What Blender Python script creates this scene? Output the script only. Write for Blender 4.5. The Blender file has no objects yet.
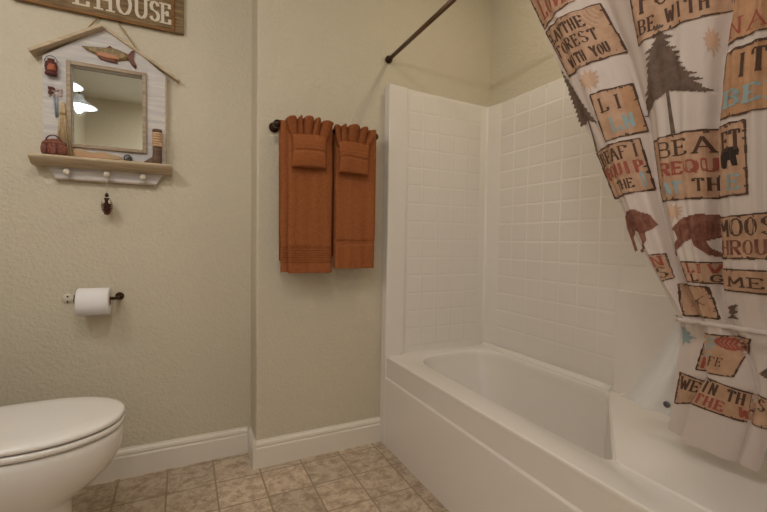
import bpy, bmesh, math, random
from mathutils import Vector, Matrix
random.seed(7)
scene = bpy.context.scene
C = scene.collection
PI = math.pi

# ------------------------------------------------------------------ camera
F_PX, YAW, PITCH, ROLL = 409.83, 0.45437, -0.03745, 0.0152
CAM = Vector((0, 0, 1.08))
fw = Vector((math.sin(YAW)*math.cos(PITCH), math.cos(YAW)*math.cos(PITCH), math.sin(PITCH)))
rt = Vector((math.cos(YAW), -math.sin(YAW), 0)); up = rt.cross(fw)
r2 = rt*math.cos(ROLL) + up*math.sin(ROLL); u2 = -rt*math.sin(ROLL) + up*math.cos(ROLL)
cd = bpy.data.cameras.new('camera'); cam = bpy.data.objects.new('camera', cd); C.objects.link(cam)
cam.matrix_world = Matrix(((r2.x, u2.x, -fw.x, CAM.x), (r2.y, u2.y, -fw.y, CAM.y), (r2.z, u2.z, -fw.z, CAM.z), (0, 0, 0, 1)))
cd.sensor_width = 36; cd.lens = F_PX/767*36; cd.clip_start = 0.02
scene.camera = cam

# ------------------------------------------------------------------ world, light, exposure
w = bpy.data.worlds.new('world'); scene.world = w; w.use_nodes = True
w.node_tree.nodes['Background'].inputs[0].default_value = (0.75, 0.85, 1.0, 1)
w.node_tree.nodes['Background'].inputs[1].default_value = 1.0
scene.view_settings.view_transform = 'Standard'; scene.view_settings.look = 'None'
scene.view_settings.gamma = 1; scene.view_settings.use_curve_mapping = False
scene.view_settings.exposure = 0.26
LAMP_SPOTS = [(-0.80, -0.12), (-0.80, 0.44), (-0.82, 1.02)]
LAMP_POWER = (3.6, 3.8, 9.0)
CEIL_SPOT = (-0.05, 0.35); CEIL_POWER = 7.0
TUB_SPOT = (1.28, 1.15); TUB_POWER = 3.0
FILL_POWER = 30.0

# ------------------------------------------------------------------ materials
def lin(c):
    return tuple(((v/255)/12.92 if v/255 <= 0.04045 else ((v/255+0.055)/1.055)**2.4) for v in c) + (1,)
MATS = {}
def mat(name, rgb, rough=0.6, metal=0.0, spec=0.5, noise=None, bump=None, coat=0, rgb2=None, emit=None, wood=None, trans=0):
    if name in MATS: return MATS[name]
    m = bpy.data.materials.new(name); m.use_nodes = True
    nt = m.node_tree; b = nt.nodes['Principled BSDF']
    b.inputs['Base Color'].default_value = lin(rgb)
    b.inputs['Roughness'].default_value = rough; b.inputs['Metallic'].default_value = metal
    b.inputs['Specular IOR Level'].default_value = spec; b.inputs['Coat Weight'].default_value = coat
    tc = nt.nodes.new('ShaderNodeTexCoord')
    if noise or wood:
        scale, lo, hi = noise or wood
        n = nt.nodes.new('ShaderNodeTexNoise'); n.inputs['Scale'].default_value = scale
        n.inputs['Detail'].default_value = 6; n.inputs['Roughness'].default_value = 0.6
        src = tc.outputs['Object']
        if wood:
            mp = nt.nodes.new('ShaderNodeMapping'); mp.inputs['Scale'].default_value = (0.12, 1, 1.6)
            nt.links.new(src, mp.inputs[0]); src = mp.outputs[0]
        nt.links.new(src, n.inputs['Vector'])
        r = nt.nodes.new('ShaderNodeValToRGB'); r.color_ramp.elements[0].position = lo; r.color_ramp.elements[1].position = hi
        r.color_ramp.elements[0].color = lin(rgb); r.color_ramp.elements[1].color = lin(rgb2)
        nt.links.new(n.outputs['Fac'], r.inputs[0]); nt.links.new(r.outputs[0], b.inputs['Base Color'])
    if bump:
        scale, strength, dist = bump
        n2 = nt.nodes.new('ShaderNodeTexNoise'); n2.inputs['Scale'].default_value = scale; n2.inputs['Detail'].default_value = 3
        nt.links.new(tc.outputs['Object'], n2.inputs['Vector'])
        bp = nt.nodes.new('ShaderNodeBump'); bp.inputs['Strength'].default_value = strength; bp.inputs['Distance'].default_value = dist
        nt.links.new(n2.outputs['Fac'], bp.inputs['Height']); nt.links.new(bp.outputs[0], b.inputs['Normal'])
    if emit:
        b.inputs['Emission Color'].default_value = lin(emit[0]); b.inputs['Emission Strength'].default_value = emit[1]
    if trans:
        out = nt.nodes['Material Output']; tr = nt.nodes.new('ShaderNodeBsdfTranslucent'); mx = nt.nodes.new('ShaderNodeMixShader')
        tr.inputs[0].default_value = lin(rgb); mx.inputs[0].default_value = trans
        nt.links.new(b.outputs[0], mx.inputs[1]); nt.links.new(tr.outputs[0], mx.inputs[2]); nt.links.new(mx.outputs[0], out.inputs[0])
    MATS[name] = m
    return m

def wall_paint(name, rgb, rgb2):
    m = mat(name, rgb, rough=0.55, spec=0.35)
    nt = m.node_tree; b = nt.nodes['Principled BSDF']; tc = [n for n in nt.nodes if n.type == 'TEX_COORD'][0]
    n1 = nt.nodes.new('ShaderNodeTexNoise'); n1.inputs['Scale'].default_value = 120; n1.inputs['Detail'].default_value = 4
    v = nt.nodes.new('ShaderNodeTexVoronoi'); v.inputs['Scale'].default_value = 75; v.feature = 'SMOOTH_F1'
    mx = nt.nodes.new('ShaderNodeMath'); mx.operation = 'ADD'
    nt.links.new(tc.outputs['Object'], n1.inputs['Vector']); nt.links.new(tc.outputs['Object'], v.inputs['Vector'])
    nt.links.new(n1.outputs['Fac'], mx.inputs[0]); nt.links.new(v.outputs['Distance'], mx.inputs[1])
    bp = nt.nodes.new('ShaderNodeBump'); bp.inputs['Strength'].default_value = 0.7; bp.inputs['Distance'].default_value = 0.0035
    nt.links.new(mx.outputs[0], bp.inputs['Height']); nt.links.new(bp.outputs[0], b.inputs['Normal'])
    n3 = nt.nodes.new('ShaderNodeTexNoise'); n3.inputs['Scale'].default_value = 1.3; n3.inputs['Detail'].default_value = 2
    nt.links.new(tc.outputs['Object'], n3.inputs['Vector'])
    mc = nt.nodes.new('ShaderNodeMix'); mc.data_type = 'RGBA'
    mc.inputs['A'].default_value = lin(rgb); mc.inputs['B'].default_value = lin(rgb2)
    nt.links.new(n3.outputs['Fac'], mc.inputs['Factor']); nt.links.new(mc.outputs['Result'], b.inputs['Base Color'])
    return m
M_WALL = wall_paint('wall_paint', (207, 198, 180), (204, 194, 172))
M_CEIL = mat('ceiling_paint', (225, 222, 212), rough=0.8)
M_TRIM = mat('trim_paint', (228, 220, 208), rough=0.3)
M_ACRYL = mat('white_acrylic', (230, 223, 216), rough=0.2, coat=0.2)
M_PORC = mat('white_porcelain', (234, 230, 226), rough=0.08, coat=0.5)
M_SEAT = mat('seat_plastic', (238, 234, 230), rough=0.14)
M_BRONZE = mat('dark_bronze', (62, 42, 30), rough=0.35, metal=0.7)
M_DARKROD = mat('bronze_rod', (104, 80, 60), rough=0.35, metal=0.6)
M_TOWEL = mat('rust_terry', (164, 101, 62), rough=0.95, spec=0.1, noise=(90, 0.3, 0.7), rgb2=(144, 84, 50), bump=(420, 0.9, 0.003))
M_PAPER = mat('tissue_paper', (240, 238, 240), rough=0.9, spec=0.1, bump=(200, 0.2, 0.001))
M_CARD = mat('cardboard', (160, 125, 90), rough=0.9)
M_GLASS = mat('mirror_silver', (235, 240, 238), rough=0.015, metal=1.0)
M_WHITEW = mat('whitewashed_wood', (214, 208, 202), rough=0.7, wood=(45, 0.38, 0.62), rgb2=(190, 186, 188), bump=(60, 0.3, 0.002))
M_TANW = mat('tan_wood', (206, 186, 158), rough=0.65, wood=(55, 0.35, 0.65), rgb2=(178, 158, 130), bump=(80, 0.3, 0.002))
M_FRAMEW = mat('frame_wood', (178, 160, 138), rough=0.6, wood=(60, 0.35, 0.65), rgb2=(146, 126, 104))
M_BARK = mat('sign_wood', (150, 124, 88), rough=0.8, wood=(70, 0.36, 0.64), rgb2=(96, 76, 52), bump=(90, 0.5, 0.003))
M_ORANGEW = mat('sign_batten_wood', (150, 106, 52), rough=0.7, wood=(80, 0.3, 0.7), rgb2=(104, 66, 34))
M_CREAMPT = mat('cream_paint', (214, 204, 186), rough=0.7)
M_TWINE = mat('twine', (168, 140, 92), rough=0.9)
M_DKRED = mat('dark_red_brown', (110, 52, 40), rough=0.6, noise=(160, 0.4, 0.6), rgb2=(70, 34, 28))
M_REDPL = mat('copper_red', (176, 100, 74), rough=0.5)
M_WICK = mat('wicker_brown', (158, 98, 80), rough=0.8, noise=(260, 0.42, 0.58), rgb2=(92, 50, 40), bump=(220, 0.8, 0.004))
M_LEATH = mat('brown_leather', (112, 84, 62), rough=0.6, noise=(120, 0.4, 0.6), rgb2=(80, 58, 42))
M_ROPE = mat('rope_tan', (206, 172, 140), rough=0.9)
M_STRAW = mat('straw', (206, 184, 150), rough=0.9, noise=(150, 0.4, 0.6), rgb2=(186, 160, 122))
M_FISHB = mat('trout_green', (150, 128, 84), rough=0.5, noise=(120, 0.4, 0.6), rgb2=(116, 92, 60))
M_FISHP = mat('trout_pink', (176, 120, 84), rough=0.5)
M_FISHR = mat('trout_fin', (104, 52, 34), rough=0.5)
M_GREYM = mat('grey_metal', (96, 96, 100), rough=0.4, metal=0.5)
M_BLUEG = mat('blue_grey_paint', (142, 152, 164), rough=0.7)
M_SALM = mat('weathered_salmon', (196, 148, 112), rough=0.8, wood=(70, 0.4, 0.6), rgb2=(178, 158, 128))
M_PINKP = mat('pale_pink_paint', (204, 178, 174), rough=0.8)
M_SHADE = mat('enamel_shade', (176, 182, 190), rough=0.3, trans=0.06)
M_BULB = mat('lit_bulb', (255, 250, 240), emit=((255, 246, 232), 5))
M_DIFF = mat('lit_diffuser', (255, 252, 245), emit=((255, 244, 226), 3.0))
M_CHROME = mat('chrome', (210, 210, 212), rough=0.12, metal=1.0)
M_CLOTH = mat('curtain_cloth', (220, 206, 200), rough=0.75, spec=0.2, trans=0.18, bump=(700, 0.15, 0.0006))
M_PBOX = mat('print_tan', (196, 160, 134), rough=0.8, noise=(26, 0.35, 0.68), rgb2=(172, 134, 106))
M_PBOX2 = mat('print_orange_tan', (192, 148, 112), rough=0.8, noise=(26, 0.35, 0.68), rgb2=(168, 126, 94))
M_PDK = mat('print_dark_brown', (82, 58, 46), rough=0.8)
M_PRED = mat('print_red', (156, 80, 66), rough=0.8)
M_PBLUE = mat('print_blue', (142, 164, 168), rough=0.8)
M_PTREE = mat('print_tree', (92, 76, 64), rough=0.8, noise=(60, 0.4, 0.6), rgb2=(112, 92, 80))
M_PMOOSE = mat('print_moose', (138, 92, 76), rough=0.8, noise=(60, 0.4, 0.6), rgb2=(112, 66, 50))
M_PLEAF = mat('print_leaf', (204, 170, 146), rough=0.8)
M_PBLK = mat('print_black', (48, 36, 32), rough=0.8)
def liner_mat():
    m = bpy.data.materials.new('clear_liner_film'); m.use_nodes = True; nt = m.node_tree
    b = nt.nodes['Principled BSDF']; b.inputs['Base Color'].default_value = lin((236, 238, 244)); b.inputs['Roughness'].default_value = 0.2
    tr = nt.nodes.new('ShaderNodeBsdfTransparent'); mx = nt.nodes.new('ShaderNodeMixShader'); mx.inputs[0].default_value = 0.55
    nt.links.new(tr.outputs[0], mx.inputs[1]); nt.links.new(b.outputs[0], mx.inputs[2]); nt.links.new(mx.outputs[0], nt.nodes['Material Output'].inputs[0])
    return m
M_LINER = liner_mat()
def floor_mat():
    m = bpy.data.materials.new('stone_vinyl_tile'); m.use_nodes = True; nt = m.node_tree
    b = nt.nodes['Principled BSDF']; b.inputs['Roughness'].default_value = 0.38
    tc = nt.nodes.new('ShaderNodeTexCoord'); mp = nt.nodes.new('ShaderNodeMapping')
    S = 1/0.193
    mp.inputs['Scale'].default_value = (S, S, S); mp.inputs['Location'].default_value = (-0.704*S, -1.52*S, 0)
    nt.links.new(tc.outputs['Object'], mp.inputs[0])
    br = nt.nodes.new('ShaderNodeTexBrick'); br.offset = 0; br.inputs['Scale'].default_value = 1
    br.inputs['Brick Width'].default_value = 1; br.inputs['Row Height'].default_value = 1
    br.inputs['Mortar Size'].default_value = 0.022; br.inputs['Mortar Smooth'].default_value = 0.4
    br.inputs['Color1'].default_value = (0, 0, 0, 1); br.inputs['Color2'].default_value = (1, 1, 1, 1); br.inputs['Mortar'].default_value = (0.5, 0.5, 0.5, 1)
    nt.links.new(mp.outputs[0], br.inputs['Vector'])
    n = nt.nodes.new('ShaderNodeTexNoise'); n.inputs['Scale'].default_value = 20; n.inputs['Detail'].default_value = 10; n.inputs['Roughness'].default_value = 0.78; n.inputs['Distortion'].default_value = 0.4
    nt.links.new(tc.outputs['Object'], n.inputs['Vector'])
    r = nt.nodes.new('ShaderNodeValToRGB'); e = r.color_ramp.elements
    e[0].position = 0.33; e[0].color = lin((146, 122, 96)); e[1].position = 0.66; e[1].color = lin((226, 212, 190))
    k = r.color_ramp.elements.new(0.47); k.color = lin((192, 169, 146))
    k = r.color_ramp.elements.new(0.54); k.color = lin((214, 195, 173))
    nt.links.new(n.outputs['Fac'], r.inputs[0])
    tint = nt.nodes.new('ShaderNodeMix'); tint.data_type = 'RGBA'; tint.blend_type = 'MULTIPLY'; tint.inputs['Factor'].default_value = 0.22
    nt.links.new(r.outputs[0], tint.inputs['A']); nt.links.new(br.outputs['Color'], tint.inputs['B'])
    mx = nt.nodes.new('ShaderNodeMix'); mx.data_type = 'RGBA'; mx.inputs['B'].default_value = lin((150, 130, 106))
    nt.links.new(br.outputs['Fac'], mx.inputs['Factor']); nt.links.new(tint.outputs['Result'], mx.inputs['A'])
    nt.links.new(mx.outputs['Result'], b.inputs['Base Color'])
    bp = nt.nodes.new('ShaderNodeBump'); bp.invert = True; bp.inputs['Strength'].default_value = 0.4; bp.inputs['Distance'].default_value = 0.002
    nt.links.new(br.outputs['Fac'], bp.inputs['Height']); nt.links.new(bp.outputs[0], b.inputs['Normal'])
    return m
M_FLOOR = floor_mat()

# ------------------------------------------------------------------ mesh helpers
class MB:
    def __init__(s): s.v = []; s.f = []; s.m = []; s.sm = []
    def add(s, vs, fs, mi=0, smooth=False):
        o = len(s.v); s.v += [tuple(q) for q in vs]
        for f in fs: s.f.append(tuple(i+o for i in f)); s.m.append(mi); s.sm.append(smooth)
    def box(s, a, b, mi=0):
        x0, y0, z0 = a; x1, y1, z1 = b
        s.add([(x0,y0,z0),(x1,y0,z0),(x1,y1,z0),(x0,y1,z0),(x0,y0,z1),(x1,y0,z1),(x1,y1,z1),(x0,y1,z1)],
              [(0,3,2,1),(4,5,6,7),(0,1,5,4),(1,2,6,5),(2,3,7,6),(3,0,4,7)], mi)
    def loft(s, rings, mi=0, smooth=True, cap0=True, cap1=True, closed=True):
        n = len(rings[0]); vs = [p for r in rings for p in r]; fs = []
        for i in range(len(rings)-1):
            for j in range(n if closed else n-1):
                k = (j+1) % n; fs.append((i*n+j, i*n+k, (i+1)*n+k, (i+1)*n+j))
        s.add(vs, fs, mi, smooth)
        o = len(s.v)-len(vs)
        if cap0: s.f.append(tuple(o+j for j in reversed(range(n)))); s.m.append(mi); s.sm.append(False)
        if cap1: s.f.append(tuple(o+(len(rings)-1)*n+j for j in range(n))); s.m.append(mi); s.sm.append(False)
    def tube(s, pts, r, seg=10, mi=0, caps=True):
        pts = [Vector(p) for p in pts]; rings = []; prev = None
        for i, p in enumerate(pts):
            d = (pts[min(i+1, len(pts)-1)] - pts[max(i-1, 0)]).normalized()
            if prev is None:
                a = Vector((0,0,1)) if abs(d.z) < 0.9 else Vector((1,0,0)); x = d.cross(a).normalized()
            else: x = (prev - d*prev.dot(d)).normalized()
            prev = x; y = d.cross(x); rr = r[i] if isinstance(r, (list, tuple)) else r
            rings.append([p + x*rr*math.cos(2*PI*k/seg) + y*rr*math.sin(2*PI*k/seg) for k in range(seg)])
        s.loft(rings, mi, True, caps, caps)
    def lathe(s, prof, origin, axis='Z', seg=24, mi=0, caps=True):
        o = Vector(origin); rings = []
        for r, h in prof:
            ring = []
            for k in range(seg):
                a = 2*PI*k/seg; c, t = r*math.cos(a), r*math.sin(a)
                ring.append(o + Vector({'Z': (c, t, h), 'Y': (c, h, -t), 'X': (h, c, t)}[axis]))
            rings.append(ring)
        s.loft(rings, mi, True, caps, caps)
    def prism_y(s, poly, y0, y1, mi=0):        # polygon in (x,z) extruded along y
        n = len(poly); vs = [(x, y0, z) for x, z in poly] + [(x, y1, z) for x, z in poly]
        s.add(vs, [tuple(range(n)), tuple(range(2*n-1, n-1, -1))] + [(i, i+n, (i+1) % n + n, (i+1) % n) for i in range(n)], mi)
    def prism_x(s, poly, x0, x1, mi=0, smooth=False):        # polygon in (y,z)
        n = len(poly); vs = [(x0, y, z) for y, z in poly] + [(x1, y, z) for y, z in poly]
        s.add(vs, [tuple(range(n)), tuple(range(2*n-1, n-1, -1))], mi)
        s.add(vs, [(i, i+n, (i+1) % n + n, (i+1) % n) for i in range(n)], mi, smooth)
    def build(s, name, mats, parent=None, bevel=None, fix=True, subsurf=0, weld=False):
        me = bpy.data.meshes.new(name); me.from_pydata(s.v, [], s.f)
        for m in (mats if isinstance(mats, (list, tuple)) else [mats]): me.materials.append(m)
        for i, p in enumerate(me.polygons): p.material_index = s.m[i]; p.use_smooth = s.sm[i]
        if fix or weld:
            bm = bmesh.new(); bm.from_mesh(me)
            if weld: bmesh.ops.remove_doubles(bm, verts=bm.verts, dist=1e-5)
            if fix: bmesh.ops.recalc_face_normals(bm, faces=bm.faces)
            bm.to_mesh(me); bm.free()
        o = bpy.data.objects.new(name, me); C.objects.link(o)
        if parent:
            o.parent = parent; root = parent
            off = Vector((0, 0, 0))
            while root: off += root.location; root = root.parent
            me.transform(Matrix.Translation(-off))
        if bevel:
            b = o.modifiers.new('bevel', 'BEVEL'); b.width = bevel; b.segments = 3; b.limit_method = 'ANGLE'; b.angle_limit = math.radians(40)
            for p in me.polygons: p.use_smooth = True
            wn = o.modifiers.new('wn', 'WEIGHTED_NORMAL')
        if subsurf:
            q = o.modifiers.new('sub', 'SUBSURF'); q.levels = subsurf; q.render_levels = subsurf
        return o
def tag(o, label, cat, group=None, kind=None):
    o['label'] = label; o['category'] = cat
    if group: o['group'] = group
    if kind: o['kind'] = kind
    return o
def thing(name, loc, label, cat, group=None):
    o = bpy.data.objects.new(name, None); C.objects.link(o); o.location = loc; o.empty_display_size = 0.05
    return tag(o, label, cat, group)
def struct(o, label, cat):
    o['kind'] = 'structure'; return tag(o, label, cat)
def boxo(name, a, b, m, parent=None, bevel=None):
    q = MB(); q.box(a, b); return q.build(name, m, parent, bevel)

# ------------------------------------------------------------------ room shell
YA, YB, XC, XR, XL, YF, ZC = 2.133, 1.963, 0.304, 1.65, -1.03, -1.7, 2.72
XT, DS, XW, ZT, YE = 0.952, 1.908, 1.600, 0.474, 0.33
struct(boxo('floor', (XL-0.1, YF-0.1, -0.05), (XR+0.1, YA+0.1, 0), M_FLOOR), 'beige stone-look tiled bathroom floor', 'floor')
struct(boxo('ceiling', (XL-0.1, YF-0.1, ZC), (XR+0.1, YA+0.1, ZC+0.05), M_CEIL), 'plain white bathroom ceiling above the frame', 'ceiling')
q = MB()
r = 0.012     # rounded corner of the step between the two back walls
arc = [(XC + r - r*math.cos(t), YB + r - r*math.sin(t)) for t in [i*PI/12 for i in range(7)]]
poly = [(XL-0.1, YA)] + [(XC, YA)] + arc + [(XR, YB), (XR, YA+0.1), (XL-0.1, YA+0.1)]
n = len(poly); vs = [(x, y, 0) for x, y in poly] + [(x, y, ZC) for x, y in poly]
q.add(vs, [(i, (i+1) % n, (i+1) % n+n, i+n) for i in range(n)])
struct(q.build('wall_back', M_WALL), 'textured beige back wall with a small step behind the towels', 'wall')
struct(boxo('wall_right', (XR, YE-0.1, 0), (XR+0.1, YA+0.1, ZC), M_WALL), 'beige wall above the long side of the shower surround', 'wall')
struct(boxo('wall_left', (XL-0.1, YF, 0), (XL, YA, ZC), M_WALL), 'beige wall behind the toilet tank, left of the frame', 'wall')
q = MB()
wx0, wx1, wz0, wz1 = -0.55, 0.35, 1.15, 2.05
for a, b in (((XL-0.1, YF-0.1, 0), (wx0, YF, ZC)), ((wx1, YF-0.1, 0), (1.1, YF, ZC)), ((wx0, YF-0.1, 0), (wx1, YF, wz0)), ((wx0, YF-0.1, wz1), (wx1, YF, ZC))): q.box(a, b)
struct(q.build('wall_front', M_WALL), 'beige wall behind the camera', 'wall')
struct(boxo('wall_partition', (XT+0.03, YF, 0), (XR+0.1, YE-0.001, ZC), M_WALL), 'beige partition wall at the near end of the tub', 'wall')
q = MB()
for a, b in (((wx0, YF-0.03, wz0), (wx0+0.05, YF+0.01, wz1)), ((wx1-0.05, YF-0.03, wz0), (wx1, YF+0.01, wz1)), ((wx0, YF-0.03, wz0), (wx1, YF+0.01, wz0+0.05)), ((wx0, YF-0.03, wz1-0.05), (wx1, YF+0.01, wz1)), ((wx0, YF-0.02, 1.58), (wx1, YF, 1.61))): q.box(a, b)
wf = struct(q.build('fill_light_frame', M_TRIM), 'white frame added around the fill light behind the camera', 'window')  # unseen frame, added to carry the fill light in the front wall
ld = bpy.data.lights.new('front_fill_light', 'AREA'); ld.shape = 'RECTANGLE'; ld.size = 0.8; ld.size_y = 0.8; ld.energy = FILL_POWER; ld.color = (0.80, 0.90, 1.0)  # added cool fill light from behind the camera, set up like a window
lo = bpy.data.objects.new('front_fill_light', ld); C.objects.link(lo); lo.location = ((wx0+wx1)/2, YF-0.04, (wz0+wz1)/2); lo.rotation_euler = (PI/2, 0, PI)
def skirting(name, x0, x1, y, label, ret=False):
    t = 0.015
    prof = [(0, 0), (-t, 0), (-t, 0.092), (-t+0.003, 0.098), (-t+0.003, 0.103), (-t+0.001, 0.107), (-t+0.004, 0.118), (-t+0.010, 0.124), (-t+0.012, 0.130), (0, 0.130)]
    q = MB(); q.prism_x([(y+a, b) for a, b in prof], x0+(0.004 if ret else 0), x1)
    if ret:
        pr = [(x0+t + a, b) for a, b in prof]
        q.prism_y([(x0 + (0.015+a), b) for a, b in prof], y-t-0.0003, YA)
    return struct(q.build(name, M_TRIM), label, 'baseboard')
skirting('baseboard_left', XL, XC-0.015, YA, 'white moulded baseboard along the wall behind the toilet')
skirting('baseboard_back', XC-0.015, XT, YB, 'white moulded baseboard under the towels, ending at the tub', ret=True)

# ------------------------------------------------------------------ bathtub
tub = thing('bathtub', (XT, DS, 0), 'white acrylic bathtub with plain apron and moulded corner seat', 'bathtub')
q = MB()
prof = [(XT+0.001, 0), (XT, 0.354), (XT+0.001, 0.357), (XT+0.005, 0.362), (XT+0.0065, 0.3645), (XT+0.003, 0.450), (XT+0.002, 0.4605), (XT+0.0018, 0.466), (XT+0.003, 0.471), (XT+0.008, 0.474)]
rings = [[(x, y, z) for x, z in prof] for y in (YE+0.002, DS)]
q.loft(rings, 0, False, False, False, closed=False)
ap = q.build('apron', M_ACRYL, tub, fix=False)
# basin outline
def rounded(pts, rad, seg=10):
    out = []
    n = len(pts)
    for i, p in enumerate(pts):
        p = Vector(p); a = (Vector(pts[i-1]) - p); b = (Vector(pts[(i+1) % n]) - p)
        ang = a.angle(b); d = rad[i]/math.tan(ang/2); s = p + a.normalized()*d; e = p + b.normalized()*d
        for k in range(seg+1):
            t = k/seg; out.append(s*(1-t)**2 + p*2*t*(1-t) + e*t**2)
    return out
def resample(pts, n):
    L = [0]
    for i in range(len(pts)): L.append(L[-1] + (pts[(i+1) % len(pts)] - pts[i]).length)
    out = []; j = 0
    for k in range(n):
        d = L[-1]*k/n
        while L[j+1] < d: j += 1
        t = (d-L[j])/max(L[j+1]-L[j], 1e-9); out.append(pts[j].lerp(pts[(j+1) % len(pts)], t))
    return out
NB = 160
top = rounded([(1.066, 0.715), (1.066, 1.838), (1.572, 1.838), (1.572, 1.085)], [0.03, 0.20, 0.20, 0.05])
bot = rounded([(1.10, 0.745), (1.12, 1.66), (1.50, 1.66), (1.54, 1.088)], [0.04, 0.17, 0.17, 0.04])
# same number of samples per corner/edge so the rings stay matched
def dens(p, seg=10):
    out = []; n = len(p)
    for i in range(4):
        out += p[i*(seg+1):(i+1)*(seg+1)]
        a = p[(i+1)*(seg+1)-1]; b = p[((i+1)*(seg+1)) % n]
        out += [a.lerp(b, t/8) for t in range(1, 8)]
    return out
top, bot = dens(top), dens(bot); NB = len(top); cen = Vector((1.31, 1.4))
def ring(t, z, grow=0):
    out = []
    for a, b in zip(top, bot):
        p = a.lerp(b, t); d = (p-cen); p = p + d.normalized()*grow; out.append((p.x, p.y, z))
    return out
q = MB()
outer = []
for a in top:
    d = a-cen; ts = []
    for ax, lo_, hi_ in ((0, XT+0.008, 1.606), (1, YE+0.002, DS+0.007)):
        if abs(d[ax]) > 1e-6: ts.append(((hi_ if d[ax] > 0 else lo_) - cen[ax])/d[ax])
    outer.append(cen + d*min(ts))
rings = [[(p.x, p.y, ZT) for p in outer], ring(0, ZT, 0.008), ring(0, ZT-0.002, 0.002), ring(0, ZT-0.009, -0.003), ring(0.02, ZT-0.03, -0.004)]
for k in range(1, 10):
    t = k/9; rings.append(ring(0.02 + 0.55*t, ZT-0.03 - (0.27)*t))
for k in range(1, 6):
    a = k/5*PI/2; rings.append(ring(0.57+0.43*math.sin(a), ZT-0.30-0.05*(1-math.cos(a))*1.0 - 0.004*k))
q.loft(rings, 0, True, False, True)
bs = q.build('basin', M_ACRYL, tub, fix=False)
# corner seat: a low flat block with the diagonal edge; thin seam at its front
seat_poly = [(1.070, YE+0.004), (1.070, 0.70), (1.085, 0.722), (1.56, 1.078), (1.600, 1.078), (1.600, YE+0.004)]
sp = rounded(seat_poly, [0.002, 0.012, 0.012, 0.02, 0.005, 0.002], 4)
def inset(pts, d):
    c = sum(pts, Vector((0, 0)))/len(pts); return [p + (c-p).normalized()*d for p in pts]
rings = [[(p.x, p.y, ZT-0.002) for p in sp], [(p.x, p.y, ZT+0.003) for p in sp], [(p.x, p.y, ZT+0.006) for p in inset(sp, 0.006)]]
q = MB(); q.loft(rings, 0, True, False, True)
q.build('corner_seat', M_ACRYL, tub)
# rounded bead where the deck meets the walls
q = MB()
bead = [(0, 0), (-0.024, 0), (-0.022, 0.003), (-0.016, 0.007), (-0.008, 0.013), (0, 0.024)]
q.loft([[(XW+a, y, ZT+b) for a, b in bead] for y in (1.079, 1.2, 1.7, DS-0.004)] , 0, True, True, False)
q.loft([[(XW-0.014+a, y, ZT+0.004+b*0.5) for a, b in bead] for y in (0.985, 0.99, 1.085)], 0, True, True, True)
q.build('rim_bead', M_ACRYL, tub)

# ------------------------------------------------------------------ surround
sur = thing('shower_surround', (XT, DS, ZT), 'glossy white shower surround moulded with square tile pattern', 'shower surround')
ZS = 1.872
def ztop_b(x): return 1.884 - 0.016*(x-XT)/(XW-XT)
q = MB()
q.prism_y([(XT-0.002, ZT-0.006), (XT-0.002, ztop_b(XT)), (XT+0.106, ztop_b(XT+0.106)), (XT+0.106, ZT)], DS-0.006, YB)
q.build('front_flange', M_ACRYL, sur, bevel=0.006)
q = MB(); q.box((XT-0.001, DS-0.003, 0), (XT+0.012, YB, ZT-0.004)); q.build('side_flange', M_ACRYL, sur, bevel=0.003)
RF = 0.014
path = [(XT+0.10, DS+0.006), (XW-RF, DS+0.006)] + [(XW-RF + RF*math.sin(t), DS+0.006-RF + RF*math.cos(t)) for t in [k*PI/20 for k in range(1, 10)]] + [(XW, DS+0.006-RF), (XW, 1.1), (XW, YE)]
def ztop(x, y):
    if y > DS-RF: return ztop_b(x)
    return 1.866 - 0.055*(DS-RF-y)
q = MB()
rings = [[(x, y, ZT-0.01) for x, y in path], [(x, y, ztop(x, y)-0.006) for x, y in path], [(x+(0.004 if i > 4 else 0), y+(0.004 if i < 8 else 0), ztop(x, y)) for i, (x, y) in enumerate(path)],
         [(min(x+0.05, XR), min(y+0.06, YB), ztop(x, y)+0.001) for x, y in path]]
q.loft(rings, 0, True, False, False, closed=False)
q.build('wall_panel', M_ACRYL, sur, fix=False)
def tile_panel(name, origin, ux, n, nu, nv, su, sv, seam=0.003, rise=0.0011):
    q = MB(); o = Vector(origin); ux = Vector(ux); uz = Vector((0, 0, 1)); n = Vector(n)
    for i in range(nu):
        for j in range(nv):
            a = o + ux*(i*su) + uz*(j*sv)
            def P(u, v, h): return a + ux*u + uz*v + n*h
            g = seam*0.5
            b = [P(g, g, 0), P(su-g, g, 0), P(su-g, sv-g, 0), P(g, sv-g, 0)]
            g2 = g + 0.006
            m_ = [P(g2, g2, rise), P(su-g2, g2, rise), P(su-g2, sv-g2, rise), P(g2, sv-g2, rise)]
            q.add(b+m_, [(0,1,5,4),(1,2,6,5),(2,3,7,6),(3,0,4,7),(4,5,6,7)])
    return q.build(name, M_ACRYL, sur, fix=False)
tile_panel('tile_relief', (XT+0.115, DS+0.0058, ZT+0.035), (1, 0, 0), (0, -1, 0), 5, 14, 0.0965, 0.0965)
tile_panel('tile_relief', (XW+0.0002, 1.800, ZT+0.035), (0, -1, 0), (-1, 0, 0), 7, 14, 0.1045, 0.0965, rise=0.0009)
tile_panel('tile_relief', (XW+0.0002, 1.800-7*0.1045, ZT+0.035+5*0.0965), (0, -1, 0), (-1, 0, 0), 7, 9, 0.1045, 0.0965, rise=0.0009)
q = MB(); q.box((XW-0.022, YE+0.003, ZT-0.004), (XW+0.001, 1.078, 0.897)); q.build('backrest_panel', M_ACRYL, sur, bevel=0.008)
q = MB(); q.box((XT+0.035, YE, ZT-0.004), (XR, YE+0.012, ZS)); q.build('end_panel', M_ACRYL, sur, bevel=0.004)

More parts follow.
